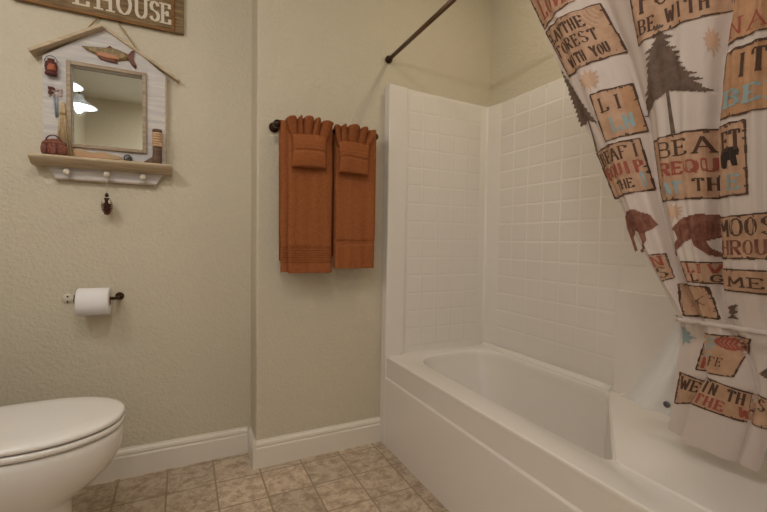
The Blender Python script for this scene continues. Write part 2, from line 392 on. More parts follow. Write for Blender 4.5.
# ------------------------------------------------------------------ toilet
TY = 1.612
toi = thing('toilet', (XL+0.02, TY, 0), 'white porcelain toilet with closed oval lid beside the back wall', 'toilet')
def egg(xt, xb, hw, n=48, p=2.0):
    out = []; cx = xt-(xt-xb)*0.46
    for k in range(n):
        a = 2*PI*k/n; c, s_ = math.cos(a), math.sin(a)
        rx = (xt-cx) if c > 0 else (cx-xb)
        e = 2.0 if c > 0 else 3.2
        x = cx + rx*math.copysign(abs(c)**(2/e), c); y = TY + hw*math.copysign(abs(s_)**(2/(2.15 if c > 0 else 3.2)), s_)
        out.append((x, y))
    return out
def er(xt, xb, hw, z): return [(x, y, z) for x, y in egg(xt, xb, hw)]
TIP = -0.180
q = MB(); q.loft([er(TIP-0.010, -0.72, 0.188, 0.4545), er(TIP-0.004, -0.72, 0.193, 0.449), er(TIP-0.003, -0.72, 0.194, 0.43), er(TIP-0.005, -0.72, 0.192, 0.405), er(TIP-0.013, -0.72, 0.187, 0.375), er(TIP-0.034, -0.72, 0.175, 0.335), er(TIP-0.080, -0.70, 0.152, 0.29),
    er(TIP-0.122, -0.68, 0.128, 0.258), er(TIP-0.142, -0.67, 0.116, 0.235), er(TIP-0.149, -0.66, 0.112, 0.20), er(TIP-0.147, -0.64, 0.113, 0.10), er(TIP-0.140, -0.66, 0.118, 0.05), er(TIP-0.134, -0.68, 0.121, 0.012), er(TIP-0.136, -0.68, 0.119, 0.0)])
q.box((-0.98, TY-0.12, 0.0), (-0.62, TY+0.12, 0.40))
q.build('bowl', M_PORC, toi)
q = MB(); q.loft([er(TIP-0.007, -0.70, 0.190, 0.4575), er(TIP-0.001, -0.70, 0.196, 0.461), er(TIP, -0.70, 0.197, 0.474), er(TIP-0.004, -0.70, 0.193, 0.478)])
q.build('seat', M_SEAT, toi)
q = MB(); q.loft([er(TIP-0.007, -0.69, 0.190, 0.481), er(TIP-0.001, -0.69, 0.196, 0.4845), er(TIP-0.001, -0.69, 0.196, 0.494), er(TIP-0.006, -0.69, 0.191, 0.499), er(TIP-0.02, -0.68, 0.177, 0.502), er(TIP-0.06, -0.66, 0.142, 0.5035)])
q.build('lid', M_SEAT, toi)
for s_ in (-0.08, 0.08):
    q = MB(); q.box((-0.76, TY+s_-0.02, 0.46), (-0.71, TY+s_+0.02, 0.49)); q.build('hinge', M_SEAT, toi, bevel=0.006)
q = MB(); q.box((XL+0.01, TY-0.22, 0.39), (XL+0.20, TY+0.22, 0.76)); q.build('tank', M_PORC, toi, bevel=0.025)
q = MB(); q.box((XL+0.005, TY-0.23, 0.762), (XL+0.21, TY+0.23, 0.80)); q.build('tank_lid', M_PORC, toi, bevel=0.012)
q = MB(); q.tube([(XL+0.205, TY-0.16, 0.70), (XL+0.225, TY-0.16, 0.70), (XL+0.23, TY-0.10, 0.695)], 0.007); q.build('flush_handle', M_CHROME, toi)

# ------------------------------------------------------------------ toilet paper
hz = 0.818
th = thing('toilet_paper_holder', (-0.33, YA, hz), 'dark bronze toilet paper holder on the wall above the toilet', 'toilet paper holder')
q = MB(); q.lathe([(0.0, 0), (0.017, 0), (0.017, -0.004), (0.013, -0.009), (0.009, -0.012), (0.008, -0.05), (0.0, -0.05)], (-0.254, YA, hz), 'Y', caps=False)
q.tube([(-0.254, YA-0.045, hz), (-0.254, YA-0.068, hz), (-0.262, YA-0.075, hz), (-0.280, YA-0.075, hz)], 0.0065)
q.build('bracket', M_BRONZE, th)
q = MB(); q.tube([(-0.404, YA-0.075, hz), (-0.270, YA-0.075, hz)], 0.007); q.lathe([(0, 0), (0.021, 0), (0.024, 0.003), (0.021, 0.006), (0, 0.006)], (-0.402, YA-0.075, hz), 'X'); q.build('spindle', M_BRONZE, th)
q = MB(); q.lathe([(0.0, 0), (0.022, 0), (0.021, -0.003), (0.0, -0.004)], (-0.440, YA, hz-0.004), 'Y', caps=False); wp = q.build('wall_plate', M_CREAMPT, th)
for dz in (-0.012, 0.010):
    q = MB(); q.lathe([(0.0, 0), (0.004, 0), (0.003, -0.003), (0.0, -0.003)], (-0.440, YA-0.003, hz-0.004+dz), 'Y', caps=False); q.build('screw', M_BRONZE, wp)
tp = thing('toilet_paper_roll', (-0.33, YA-0.075, hz), 'white toilet paper roll on the dark bronze holder', 'toilet paper')
q = MB(); x0, x1 = -0.392, -0.280; R, ri = 0.057, 0.020
prof = [(ri, x0), (R-0.003, x0), (R, x0+0.003), (R, x1-0.003), (R-0.003, x1), (ri, x1), (ri, x0)]
q.lathe(prof, (0, YA-0.075, hz-0.010), 'X', seg=40, caps=False)
q.build('paper', M_PAPER, tp)
q = MB(); q.lathe([(ri-0.0005, x0-0.001), (ri-0.0005, x1+0.001), (ri-0.002, x1+0.001), (ri-0.002, x0-0.001), (ri-0.0005, x0-0.001)], (0, YA-0.075, hz-0.010), 'X', caps=False); q.build('cardboard_core', M_CARD, tp)

# ------------------------------------------------------------------ towel bar, towels
BY, BZ = YB-0.075, 1.598
tb = thing('towel_bar', (0.62, YB, BZ), 'dark bronze towel bar on the wall beside the tub', 'towel bar')
q = MB(); q.tube([(0.380, BY, BZ), (0.862, BY, BZ+0.004)], 0.008); q.build('rod', M_BRONZE, tb)
for x in (0.380, 0.862):
    q = MB(); q.lathe([(0, 0), (0.022, 0), (0.024, -0.006), (0.018, -0.012), (0.010, -0.018), (0.009, -0.055), (0.016, -0.062), (0.018, -0.075), (0.016, -0.088), (0.0, -0.09)], (x, YB, BZ), 'Y', caps=False); q.build('post', M_BRONZE, tb)
def towel(x0, x1, zf, zb, label, bands, seed, gap_x=None):
    t = thing('bath_towel', ((x0+x1)/2, BY, zf), label, 'towel', 'rust bath towels on the bar')
    rnd = random.Random(seed)
    def sheet(xa, xb, yo, zlo, zback, th_, name):
        q = MB(); N = 34; rings = []
        ztop_ = BZ + 0.012
        inner = 0.010+yo
        def prof(x):
            wv = 0.003*math.sin(9*(x-xa)/(xb-xa)+seed) + 0.002*math.sin(23*(x-xa)/(xb-xa))
            pts = []
            o_r = inner+th_
            # outside: front bottom up, over, back down; then inside back up
            zs = [zlo + (BZ-zlo)*k/260 for k in range(261)]
            def bulge(z):
                b = 0.0
                for bz, bw, kind in bands:
                    if abs(z-bz) < bw:
                        b -= 0.0045 if kind == 'flat' else 0.0026*(1+math.cos(2*PI*(z-bz)/0.011))
                return b
            for z in zs: pts.append((BY-o_r-wv*(1-(z-zlo)/(BZ-zlo)*0.7)-bulge(z), z))
            for k in range(1, 8):
                a = PI*k/8; pts.append((BY-o_r*math.cos(a), BZ+o_r*math.sin(a)*0.85))
            pts.append((BY+o_r, BZ)); pts.append((BY+o_r, zback)); pts.append((BY+inner, zback)); pts.append((BY+inner, BZ))
            for k in range(7, 0, -1):
                a = PI*k/8; pts.append((BY-inner*math.cos(a), BZ+inner*math.sin(a)))
            pts.append((BY-inner, BZ)); pts.append((BY-inner, zlo+0.002))
            return pts
        for i in range(N+1):
            x = xa + (xb-xa)*i/N
            e = min(i, N-i)
            sh = 0.004 if e == 0 else (0.0012 if e == 1 else 0)
            pp = prof(x); rings.append([(x + 0.002*math.sin(z*14+seed), y + (sh if j < 260 else 0), z) for j, (y, z) in enumerate(pp)])
        q.loft(rings, 0, True, True, True)
        return q.build(name, M_TOWEL, t)
    if gap_x: 
        sheet(x0, x1-0.01, 0.0, zf+0.006, zb, 0.012, 'back_fold'); sheet(gap_x, x1, 0.013, zf, zb, 0.013, 'front_fold')
    else:
        sheet(x0, x1, 0.0, zf+0.004, zb, 0.012, 'back_fold'); sheet(x0+0.003, x1-0.004, 0.013, zf, zb, 0.012, 'front_fold')
    return t
towel(0.394, 0.632, 0.925, 0.98, 'longer rust-brown bath towel with ribbed band, nearest the dark bar end ring', [(1.005, 0.042, 'rib')], 1, gap_x=0.425)
towel(0.648, 0.860, 0.943, 1.0, 'rust-brown bath towel with a single plain band, nearest the tub', [(1.068, 0.012, 'flat')], 4)
def washcloth(cx, w_, zlo, zhi, label, seed, topw):
    t = thing('washcloth', (cx, BY-0.04, zlo), label, 'washcloth', 'fan-folded rust washcloths')
    yf = BY-0.036
    zm = zlo + (zhi-zlo)*0.60
    q = MB(); rings = []
    for k in range(31):           # the wrapped lower band
        v = k/30; z = zlo + (zm+0.008-zlo)*v
        bulge = 0.020 + 0.007*math.sin(PI*v) + (0.0016*math.cos(v*2*PI*9) if 0.42 < v < 0.75 else 0) - 0.004*math.exp(-((v-0.50)/0.04)**2)
        hw = w_/2*(1 + 0.02*math.sin(v*5+seed) - 0.03*math.exp(-((v-0.5)/0.1)**2))
        pts = []
        for j in range(40):
            a = 2*PI*j/40; c, s_ = math.cos(a), math.sin(a)
            pts.append((cx + hw*math.copysign(abs(c)**0.45, c), yf - 0.5*bulge + bulge*math.copysign(abs(s_)**0.6, s_)*0.75 - 0.008, z + 0.004*math.sin(3*c+seed)))
        rings.append(pts)
    q.loft(rings); q.build('band', M_TOWEL, t)
    q = MB(); rings = []; NJ = 150; npl = 2.25
    for k in range(17):           # flared pleats
        v = k/16; z = zm - 0.015 + (zhi-zm+0.015)*v; front = []; back = []
        hw = (w_/2*0.96)*(1-v) + topw/2*v
        for j in range(NJ+1):
            u = -1+2*j/NJ; ph = (u*npl + 0.25*math.sin(seed+2*u))*PI
            crest = abs(math.cos(ph))**0.5
            amp = (0.008+0.034*v**1.5)
            drop = 0.012*v*v*(1-crest) + 0.012*u*u*v
            yy = yf - 0.010 - amp*crest - 0.008*v*(1-abs(u))
            front.append((cx+u*hw + 0.006*v*math.sin(ph*1.0), yy, z-drop)); back.append((cx+u*hw + 0.006*v*math.sin(ph), min(yy+0.012+0.01*(1-v), yf+0.006), z-drop-0.002))
        rings.append(front + back[::-1])
    q.loft(rings); q.build('fan_pleats', M_TOWEL, t)
washcloth(0.514, 0.156, 1.408, 1.628, 'rust washcloth folded in a fan on the longer towel', 1.0, 0.205)
washcloth(0.730, 0.150, 1.398, 1.620, 'rust washcloth folded in a fan on the towel nearest the tub', 2.6, 0.205)

# ------------------------------------------------------------------ shower rod
sr = thing('shower_rod', (0.993, YB, 2.064), 'dark bronze shower curtain rod across the tub opening', 'shower rod')
q = MB(); q.tube([(0.968, YB-0.005, 2.027), (0.979, 1.30, 2.055)], 0.0105, 14); q.build('inner_tube', M_DARKROD, sr)
q = MB(); q.tube([(0.979, 1.305, 2.055), (0.979, 1.30, 2.055), (0.993, YE+0.005, 2.075)], 0.0135, 14); q.build('outer_tube', M_DARKROD, sr)
q = MB(); q.lathe([(0, 0), (0.018, 0), (0.020, -0.012), (0.015, -0.024), (0.011, -0.028)], (0.968, YB-0.0005, 2.027), 'Y'); q.build('end_cap', M_BRONZE, sr)
q = MB(); q.lathe([(0, 0), (0.018, 0), (0.020, 0.012), (0.015, 0.024), (0.011, 0.028)], (0.993, YE+0.0005, 2.075), 'Y'); q.build('end_cap', M_BRONZE, sr)

# ------------------------------------------------------------------ shower curtain
def interp(tab, z):           # tab sorted by falling z: (y, z)
    if z >= tab[0][1]: 
        (a, za), (b, zb_) = tab[0], tab[1]
    elif z <= tab[-1][1]: (a, za), (b, zb_) = tab[-2], tab[-1]
    else:
        for i in range(len(tab)-1):
            if tab[i][1] >= z >= tab[i+1][1]: (a, za), (b, zb_) = tab[i], tab[i+1]; break
    return a + (b-a)*(z-za)/(zb_-za)
TL = [(1.098, 2.05), (1.034, 1.880), (0.989, 1.761), (0.945, 1.635), (0.900, 1.50), (0.836, 1.342), (0.772, 1.165), (0.712, 1.031), (0.664, 0.925), (0.644, 0.875), (0.658, 0.80), (0.686, 0.631), (0.706, 0.53)]
TF1 = [(0.835, 1.95), (0.794, 1.763), (0.737, 1.583), (0.700, 1.415), (0.688, 1.229), (0.661, 1.066), (0.616, 0.935), (0.592, 0.875), (0.589, 0.731), (0.633, 0.646), (0.666, 0.53)]
TF2 = [(0.470, 1.95), (0.487, 1.614), (0.507, 1.519), (0.531, 1.352), (0.537, 1.166), (0.541, 0.945), (0.520, 0.875), (0.497, 0.805), (0.482, 0.738), (0.505, 0.62), (0.530, 0.53)]
TR_ = [(0.36, 2.0), (0.39, 1.4), (0.395, 1.0), (0.405, 0.875), (0.430, 0.75), (0.462, 0.62), (0.489, 0.52)]
def pinch(z): return math.exp(-((z-0.885)/0.09)**2)
def sheet_x(y, z):
    base = 0.993 + 0.19*(2.064-z)
    L, a, b, R_ = interp(TL, z), interp(TF1, z), interp(TF2, z), interp(TR_, z)
    k = 1-0.55*pinch(z); lw = min(max((0.885-z)/0.06, 0), 1); lw = lw*lw*(3-2*lw)
    if y > a:
        t = min(max((L-y)/max(L-a, 1e-4), 0), 1)
        d = -0.002 - 0.026*math.sin(PI*t)**0.8 + 0.026*t**3 + 0.004*math.sin(t*PI*3.2) + 0.0025*math.sin(t*PI*9)
    elif y > b:
        t = (a-y)/max(a-b, 1e-4)
        d = 0.026*(1-t)**5 - 0.030*math.sin(PI*min(t*1.05, 1))**0.8 + 0.026*t**6 + 0.004*math.sin(t*PI*5) + 0.0028*math.sin(t*PI*11+1)
    else:
        t = min(max((b-y)/max(b-R_, 1e-4), 0), 1)
        e = min((b-y)/0.008, 1)
        d = 0.026*(1-e) + e*(-0.014 - 0.022*math.sin(PI*t)**0.9 + 0.004*math.sin(t*PI*6) + 0.002*math.sin(t*PI*13))
    if lw > 0:
        if y > a: t = min(max((L-y)/max(L-a, 1e-4), 0), 1); e = 0.016 - 0.006*math.sin(PI*t)
        elif y > b:
            t = (a-y)/max(a-b, 1e-4); s_ = min((a-y)/0.007, 1); e = 0.016*(1-s_) + s_*(-0.008 - 0.006*math.sin(PI*t) + 0.010*t**8)
        else: t = min(max((b-y)/max(b-R_, 1e-4), 0), 1); e = 0.004 + 0.010*(1-min(t*5, 1)) - 0.008*math.sin(PI*t)
        d = d*(1-lw) + e*lw; k = k*(1-lw) + lw
    return base + d*k
hem_z = lambda y: 0.530 - 0.008*min(max((0.706-y)/0.07, 0), 1) - 0.002*math.sin(y*60) - 0.008*min(max((0.53-y)/0.04, 0), 1)
cur = MB()
def col_list(z):
    L, a, b, R_ = interp(TL, z), interp(TF1, z), interp(TF2, z), interp(TR_, z)
    out = [L+(a-L)*i/30 for i in range(30)] + [a+(b-a)*i/34 for i in range(34)]
    out += [b+0.0001, b-0.003, b-0.006, b-0.009] + [b-0.009+(R_-b+0.009)*i/24 for i in range(1, 25)]
    return out
zs = [2.045 - (2.045-0.53)*k/150 for k in range(151)]
rings = []
for k, z in enumerate(zs):
    row = []
    for y in col_list(z):
        zz = z if z > 0.62 else 0.62 + (z-0.62)*(0.62-hem_z(y))/(0.62-0.53)
        row.append((sheet_x(y, z), y, zz))
    rings.append(row)
cur.loft(rings, 0, True, False, False, closed=False)
CM = [M_CLOTH, M_PBOX, M_PBOX2, M_PDK, M_PRED, M_PBLUE, M_PTREE, M_PMOOSE, M_PLEAF, M_PBLK]
BOX, BOX2, DK, RED, BLUE, TREE, MOOSE, LEAF, BLK = range(1, 10)
# print tools: prints are laid out in (u,v) boxes whose corners lie on the cloth in (y,z)
def qm(q4):       # corners: top-left, top-right, bottom-right, bottom-left
    tl, tr, br_, bl = [Vector(c) for c in q4]
    return lambda u, v: tuple((bl*(1-u)+br_*u)*(1-v) + (tl*(1-u)+tr*u)*v)
def put(poly_quads, lift, mi):
    vs = []; fs = []
    for quad in poly_quads:
        o = len(vs); vs += [(sheet_x(y, z)-lift, y, z) for y, z in quad]; fs.append(tuple(range(o, o+len(quad))))
    cur.add(vs, fs, mi)
def fill(poly, mp, mi, lift, step=0.005):
    lift += 0.0006
    """scanline fill of a polygon given in (u,v)"""
    vs_ = [p[1] for p in poly]; lo_, hi_ = min(vs_), max(vs_)
    a, b = Vector(mp(0.5, lo_)), Vector(mp(0.5, hi_)); nrow = max(2, int((a-b).length/0.003)); quads = []
    n = len(poly)
    def spans(v):
        xs = []
        for i in range(n):
            (x0, y0), (x1, y1) = poly[i], poly[(i+1) % n]
            if (y0 <= v) != (y1 <= v): xs.append(x0 + (x1-x0)*(v-y0)/(y1-y0))
        return sorted(xs)
    for k in range(nrow):
        v0 = lo_ + (hi_-lo_)*k/nrow; v1 = lo_ + (hi_-lo_)*(k+1)/nrow; xs = spans((v0+v1)/2)
        for i in range(0, len(xs)-1, 2):
            u0, u1 = xs[i], xs[i+1]; L = (Vector(mp(u0, v0))-Vector(mp(u1, v0))).length; m_ = max(1, math.ceil(L/step))
            for j in range(m_):
                ua, ub = u0+(u1-u0)*j/m_, u0+(u1-u0)*(j+1)/m_
                quads.append([mp(ua, v0), mp(ub, v0), mp(ub, v1), mp(ua, v1)])
    put(quads, lift, mi)
def stroke(p, q_, wd, mp, mi, lift):
    lift += 0.0006
    a, b = Vector(mp(*p)), Vector(mp(*q_)); d = b-a; L = d.length
    if L < 1e-5: return
    nrm = Vector((-d.y, d.x)).normalized()*wd/2; m_ = max(1, math.ceil(L/0.006)); quads = []
    for j in range(m_):
        s_, e = a+d*j/m_, a+d*(j+1)/m_; quads.append([tuple(s_-nrm), tuple(e-nrm), tuple(e+nrm), tuple(s_+nrm)])
    put(quads, lift, mi)
def arc(cx, cy, rx, ry, a0, a1, n=12): return [(cx+rx*math.cos(a0+(a1-a0)*k/n), cy+ry*math.sin(a0+(a1-a0)*k/n)) for k in range(n+1)]
Hs = 0.16
GL = {  # strokes on a unit cell: (polylines, serif bars at (x, y))
 'A': ([[(0.1,0),(0.5,1),(0.9,0)],[(0.25,0.36),(0.75,0.36)]], [(0.12,0),(0.88,0)]),
 'B': ([[(0.2,0),(0.2,1),(0.6,1)]+arc(0.6,0.76,0.24,0.24,PI/2,-PI/2)+[(0.2,0.52),(0.6,0.52)]+arc(0.62,0.26,0.28,0.26,PI/2,-PI/2)+[(0.2,0)]], [(0.15,0),(0.15,1)]),
 'C': ([arc(0.52,0.5,0.4,0.5,PI*0.22,PI*1.78,20)], []),
 'E': ([[(0.85,0.2),(0.85,0),(0.2,0),(0.2,1),(0.82,1),(0.82,0.82)],[(0.2,0.52),(0.62,0.52)],[(0.62,0.42),(0.62,0.62)]], [(0.15,0),(0.15,1)]),
 'F': ([[(0.2,0),(0.2,1),(0.84,1),(0.84,0.8)],[(0.2,0.52),(0.62,0.52)]], [(0.2,0),(0.15,1)]),
 'G': ([arc(0.52,0.5,0.4,0.5,PI*0.2,PI*1.9,20)+[(0.9,0.42),(0.6,0.42)]], []),
 'H': ([[(0.2,0),(0.2,1)],[(0.8,0),(0.8,1)],[(0.2,0.5),(0.8,0.5)]], [(0.2,0),(0.2,1),(0.8,0),(0.8,1)]),
 'I': ([[(0.5,0),(0.5,1)]], [(0.5,0),(0.5,1)]),
 'K': ([[(0.2,0),(0.2,1)],[(0.2,0.4),(0.8,1)],[(0.42,0.6),(0.85,0)]], [(0.2,0),(0.2,1),(0.8,1),(0.82,0)]),
 'L': ([[(0.25,1),(0.25,0),(0.85,0),(0.85,0.25)]], [(0.25,1),(0.2,0)]),
 'M': ([[(0.12,0),(0.15,1),(0.5,0.3),(0.85,1),(0.88,0)]], [(0.12,0),(0.88,0)]),
 'N': ([[(0.18,0),(0.18,1),(0.82,0),(0.82,1)]], [(0.18,0),(0.15,1),(0.82,1)]),
 'O': ([arc(0.5,0.5,0.38,0.5,0,2*PI,24)], []),
 'P': ([[(0.2,0),(0.2,1),(0.6,1)]+arc(0.6,0.74,0.25,0.26,PI/2,-PI/2)+[(0.2,0.48)]], [(0.2,0),(0.15,1)]),
 'X': ([[(0.15,0),(0.85,1)],[(0.15,1),(0.85,0)]], [(0.15,0),(0.85,1),(0.15,1),(0.85,0)]),
 'Q': ([arc(0.5,0.5,0.38,0.5,0,2*PI,24),[(0.55,0.25),(0.88,-0.08)]], []),
 'R': ([[(0.2,0),(0.2,1),(0.6,1)]+arc(0.6,0.75,0.25,0.25,PI/2,-PI/2)+[(0.2,0.5)],[(0.5,0.5),(0.82,0)]], [(0.2,0),(0.15,1),(0.82,0)]),
 'S': ([arc(0.5,0.76,0.3,0.24,PI*0.1,PI*1.35,14)+arc(0.5,0.25,0.33,0.25,PI*0.42,-PI*0.9,14)], []),
 'T': ([[(0.5,0),(0.5,1)],[(0.1,0.78),(0.1,1),(0.9,1),(0.9,0.78)]], [(0.5,0)]),
 'U': ([[(0.2,1),(0.2,0.35)]+arc(0.5,0.33,0.3,0.33,PI,2*PI,12)+[(0.8,1)]], [(0.2,1),(0.8,1)]),
 'V': ([[(0.12,1),(0.5,0),(0.88,1)]], [(0.14,1),(0.86,1)]),
 'W': ([[(0.06,1),(0.28,0),(0.5,0.8),(0.72,0),(0.94,1)]], [(0.08,1),(0.92,1)]),
 'Y': ([[(0.12,1),(0.5,0.48),(0.88,1)],[(0.5,0.48),(0.5,0)]], [(0.12,1),(0.88,1),(0.5,0)]),
 '.': ([[(0.4,0.0),(0.6,0.0)]], []), ' ': ([], [])}
def text(s_, u0, u1, v0, v1, mp, mi, wd, lift=0.0016, fat=1.0):
    n = len(s_); cw = (u1-u0)/n
    for i, ch in enumerate(s_):
        pl, sf = GL[ch]; g = lambda x, y: (u0+cw*(i+0.06+0.88*x), v0+(v1-v0)*y)
        for line in pl:
            for a, b in zip(line[:-1], line[1:]):
                vert = abs(a[0]-b[0]) < abs(a[1]-b[1])*0.8
                stroke(g(*a), g(*b), wd*(1.0 if vert else 0.5)*fat, mp, mi, lift)
        for x, y in sf: stroke(g(x-Hs, y), g(x+Hs, y), wd*0.55, mp, mi, lift+0.0001)
def printbox(q4, mi=BOX, border=DK, bw=0.004, seed=0):
    mp = qm(q4); rnd = random.Random(seed); n = 9
    fill([(0,0),(1,0),(1,1),(0,1)], mp, mi, 0.0008)
    edge = []
    for (a, b) in (((0,0),(1,0)),((1,0),(1,1)),((1,1),(0,1)),((0,1),(0,0))):
        for k in range(n):
            t = k/n; edge.append((a[0]+(b[0]-a[0])*t, a[1]+(b[1]-a[1])*t))
    for i in range(len(edge)):
        stroke(edge[i], edge[(i+1) % len(edge)], bw*rnd.uniform(0.5, 1.5), mp, border, 0.0012)
    for k in range(22):      # torn notches in the border
        e = rnd.choice(edge); ed = (e[0]*0.96+0.02, e[1]*0.96+0.02); stroke(ed, (ed[0]+rnd.uniform(-0.02, 0.02), ed[1]+rnd.uniform(-0.03, 0.03)), bw*2.0, mp, border, 0.0013)
    return mp
# --- left fold
mp = printbox([(1.030,1.878),(0.848,1.850),(0.862,1.790),(0.985,1.766)], seed=1); text('LOVE', 0.12, 0.9, 0.18, 0.8, mp, RED, 0.007)
mp = printbox([(0.982,1.756),(0.804,1.762),(0.743,1.611),(0.906,1.592)], seed=2)
text('LAYTHE', 0.03, 0.72, 0.68, 0.90, mp, DK, 0.0055); text('FOREST', 0.03, 0.80, 0.38, 0.60, mp, DK, 0.0055); text('WITH YOU.', 0.16, 0.94, 0.08, 0.28, mp, DK, 0.005)
for k in range(5): 
    pts = arc(0.98, 0.95, 0.08+0.06*k, 0.12+0.09*k, PI, PI*1.35, 6)
    for a, b in zip(pts[:-1], pts[1:]): stroke(a, b, 0.0022, mp, LEAF, 0.0014)
def leaf(q4, mi=LEAF):
    pts = []
    for k in range(22):
        a = 2*PI*k/22; r_ = 0.5 if k % 2 == 0 else 0.27
        if k % 4 == 0: r_ = 0.44
        pts.append((0.5+r_*math.cos(a), 0.5+r_*math.sin(a)))
    mpl = qm(q4); fill(pts, mpl, mi, 0.0010); stroke((0.5, 0.3), (0.45, -0.08), 0.002, mpl, mi, 0.001)
leaf([(0.875,1.590),(0.800,1.590),(0.785,1.525),(0.860,1.525)])
def pine2(apex, lb, notch, rb, tx, foot, seed, n=13):
    rnd = random.Random(seed); ident = lambda u, v: (u, v)
    A, LB, NT, RB = Vector(apex), Vector(lb), Vector(notch), Vector(rb); W = abs(LB.x-RB.x)
    def edge(a, b, k, sgn):
        out = []
        for i in range(k):
            t0 = (i+0.55)/k; t1 = (i+1)/k
            bow = -0.02*W*math.sin(PI*t0)*sgn
            p = a.lerp(b, t0); out.append((p.x+sgn*W*rnd.uniform(0.02, 0.11)+bow, p.y-0.002))
            p = a.lerp(b, t1); out.append((p.x-sgn*W*rnd.uniform(0.0, 0.06)+bow, p.y+0.001))
        return out
    poly = [tuple(A)] + edge(A, LB, n, 1) + [tuple(LB)]
    poly += [(LB.x+(NT.x-LB.x)*t, LB.y+(NT.y-LB.y)*t+rnd.uniform(-0.006, 0.004)) for t in (0.25, 0.5, 0.75)] + [tuple(NT)]
    poly += [(NT.x+(RB.x-NT.x)*t, NT.y+(RB.y-NT.y)*t+rnd.uniform(-0.006, 0.004)) for t in (0.25, 0.5, 0.75)] + [tuple(RB)] + edge(A, RB, n, -1)[::-1]
    lo_ = min(p[1] for p in poly)
    fill(poly, lambda u, v: (u, v), TREE, 0.0010)
    fill([(NT.x+tx, NT.y+0.03), (NT.x-tx, NT.y+0.03), (foot[0]-tx*1.3, foot[1]), (foot[0]+tx*1.3, foot[1])], ident, TREE, 0.0010)
def pine(mp, seed, lean=0.0, trunk=True, narrow=1.0):
    rnd = random.Random(seed); n = 15; Lp, Rp = [], []
    for k in range(n):
        t = k/(n-1); v = 1-0.72*t; wd = (0.03+0.42*t**0.85)*narrow
        Lp += [(0.5-wd*rnd.uniform(0.75, 1.05)*1.0, v-0.012), (0.5-wd*0.62, v-0.035)]
        Rp += [(0.5+wd*rnd.uniform(0.75, 1.05), v-0.016), (0.5+wd*0.62, v-0.04)]
    fill([(0.5, 1.02)] + Rp + [(0.55, 0.25), (0.45, 0.25)] + Lp[::-1], mp, TREE, 0.0010)
    if trunk: fill([(0.475, 0.3), (0.525, 0.3), (0.53, 0.0), (0.47, 0.0)], mp, TREE, 0.0010)
pine2((0.938,1.625), (0.886,1.440), (0.855,1.450), (0.822,1.432), 0.003, (0.842,1.358), 3)
mp = printbox([(0.828,1.513),(0.731,1.522),(0.700,1.390),(0.793,1.374)], seed=4); text('LI', 0.1, 0.75, 0.58, 0.86, mp, DK, 0.006); text('LN', 0.25, 0.85, 0.14, 0.42, mp, BLUE, 0.007)
fill([(0.72,0.98),(0.98,0.98),(0.98,0.02),(0.72,0.02)], mp, BOX2, 0.0010)
mp = printbox([(0.843,1.356),(0.716,1.372),(0.692,1.232),(0.797,1.214)], seed=5)
text('BEAFI', 0.02, 0.98, 0.68, 0.92, mp, DK, 0.0055); text('EQUIP', 0.02, 0.96, 0.38, 0.60, mp, RED, 0.0075); text('THE', 0.28, 0.72, 0.10, 0.28, mp, DK, 0.0045); text('I', 0.78, 0.98, 0.1, 0.34, mp, BLUE, 0.009)
fill([(0,1),(0.15,0.98),(0.95,0.94),(1,1)], qm([(0.795,1.205),(0.765,1.205),(0.758,1.165),(0.778,1.165)]), BOX, 0.001)
MOOSE_L = [(0.0,0.62),(0.12,0.86),(0.45,1.0),(0.78,0.97),(0.98,0.86),(1.0,0.55),(0.93,0.2),(0.90,-0.05),(0.80,-0.02),(0.84,0.3),(0.72,0.48),(0.50,0.45),(0.42,0.28),(0.52,0.12),(0.72,-0.02),(0.68,-0.08),(0.45,0.04),(0.28,0.24),(0.28,0.42),(0.16,0.5)]
fill([(1-x, y) for x, y in MOOSE_L], qm([(0.775,1.178),(0.690,1.178),(0.672,1.065),(0.760,1.065)]), MOOSE, 0.001)
mp = printbox([(0.703,1.050),(0.668,1.056),(0.648,0.992),(0.672,0.978)], seed=6, bw=0.003); text('S', 0.1, 0.9, 0.1, 0.5, mp, DK, 0.004); text('N', 0.1, 0.9, 0.55, 0.92, mp, RED, 0.004)
# --- middle fold
mp = printbox([(0.693,1.760),(0.500,1.760),(0.497,1.604),(0.692,1.598)], seed=7)
text('FOR', 0.08, 0.66, 0.40, 0.74, mp, DK, 0.008); text('BE WITH', 0.06, 0.84, 0.10, 0.30, mp, DK, 0.0055)
pine2((0.634,1.622), (0.706,1.425), (0.622,1.462), (0.546,1.440), 0.0035, (0.614,1.358), 8)
leaf([(0.548,1.580),(0.520,1.580),(0.520,1.520),(0.545,1.520)])
mp = printbox([(0.680,1.354),(0.537,1.357),(0.540,1.196),(0.668,1.196)], seed=9)
text('BEA', 0.12, 0.98, 0.68, 0.91, mp, DK, 0.006); text('REQU', 0.14, 1.0, 0.40, 0.58, mp, RED, 0.009); text('AT', 0.14, 0.52, 0.10, 0.28, mp, BLUE, 0.0075); text('TH', 0.68, 1.0, 0.12, 0.30, mp, DK, 0.005)
leaf([(0.660,1.190),(0.596,1.190),(0.600,1.142),(0.655,1.142)])
fill([(0.98,0.95),(0.7,1.0),(0.4,0.93),(0.22,0.78),(0.14,0.66),(0.20,0.60),(0.24,0.42),(0.12,0.22),(0.0,0.0),(0.08,-0.02),(0.26,0.2),(0.40,0.34),(0.55,0.42),(0.60,0.25),(0.80,0.02),(0.98,-0.05),(1.0,0.02),(0.84,0.18),(0.78,0.34),(0.92,0.42),(0.98,0.45)], qm([(0.648,1.155),(0.540,1.160),(0.541,1.055),(0.645,1.053)]), MOOSE, 0.001)
mp = printbox([(0.617,1.037),(0.541,1.038),(0.543,0.985),(0.607,0.986)], seed=10, bw=0.003); text('LIV', 0.08, 0.98, 0.5, 0.9, mp, RED, 0.005); text('L.G', 0.15, 1.0, 0.08, 0.40, mp, DK, 0.0045)
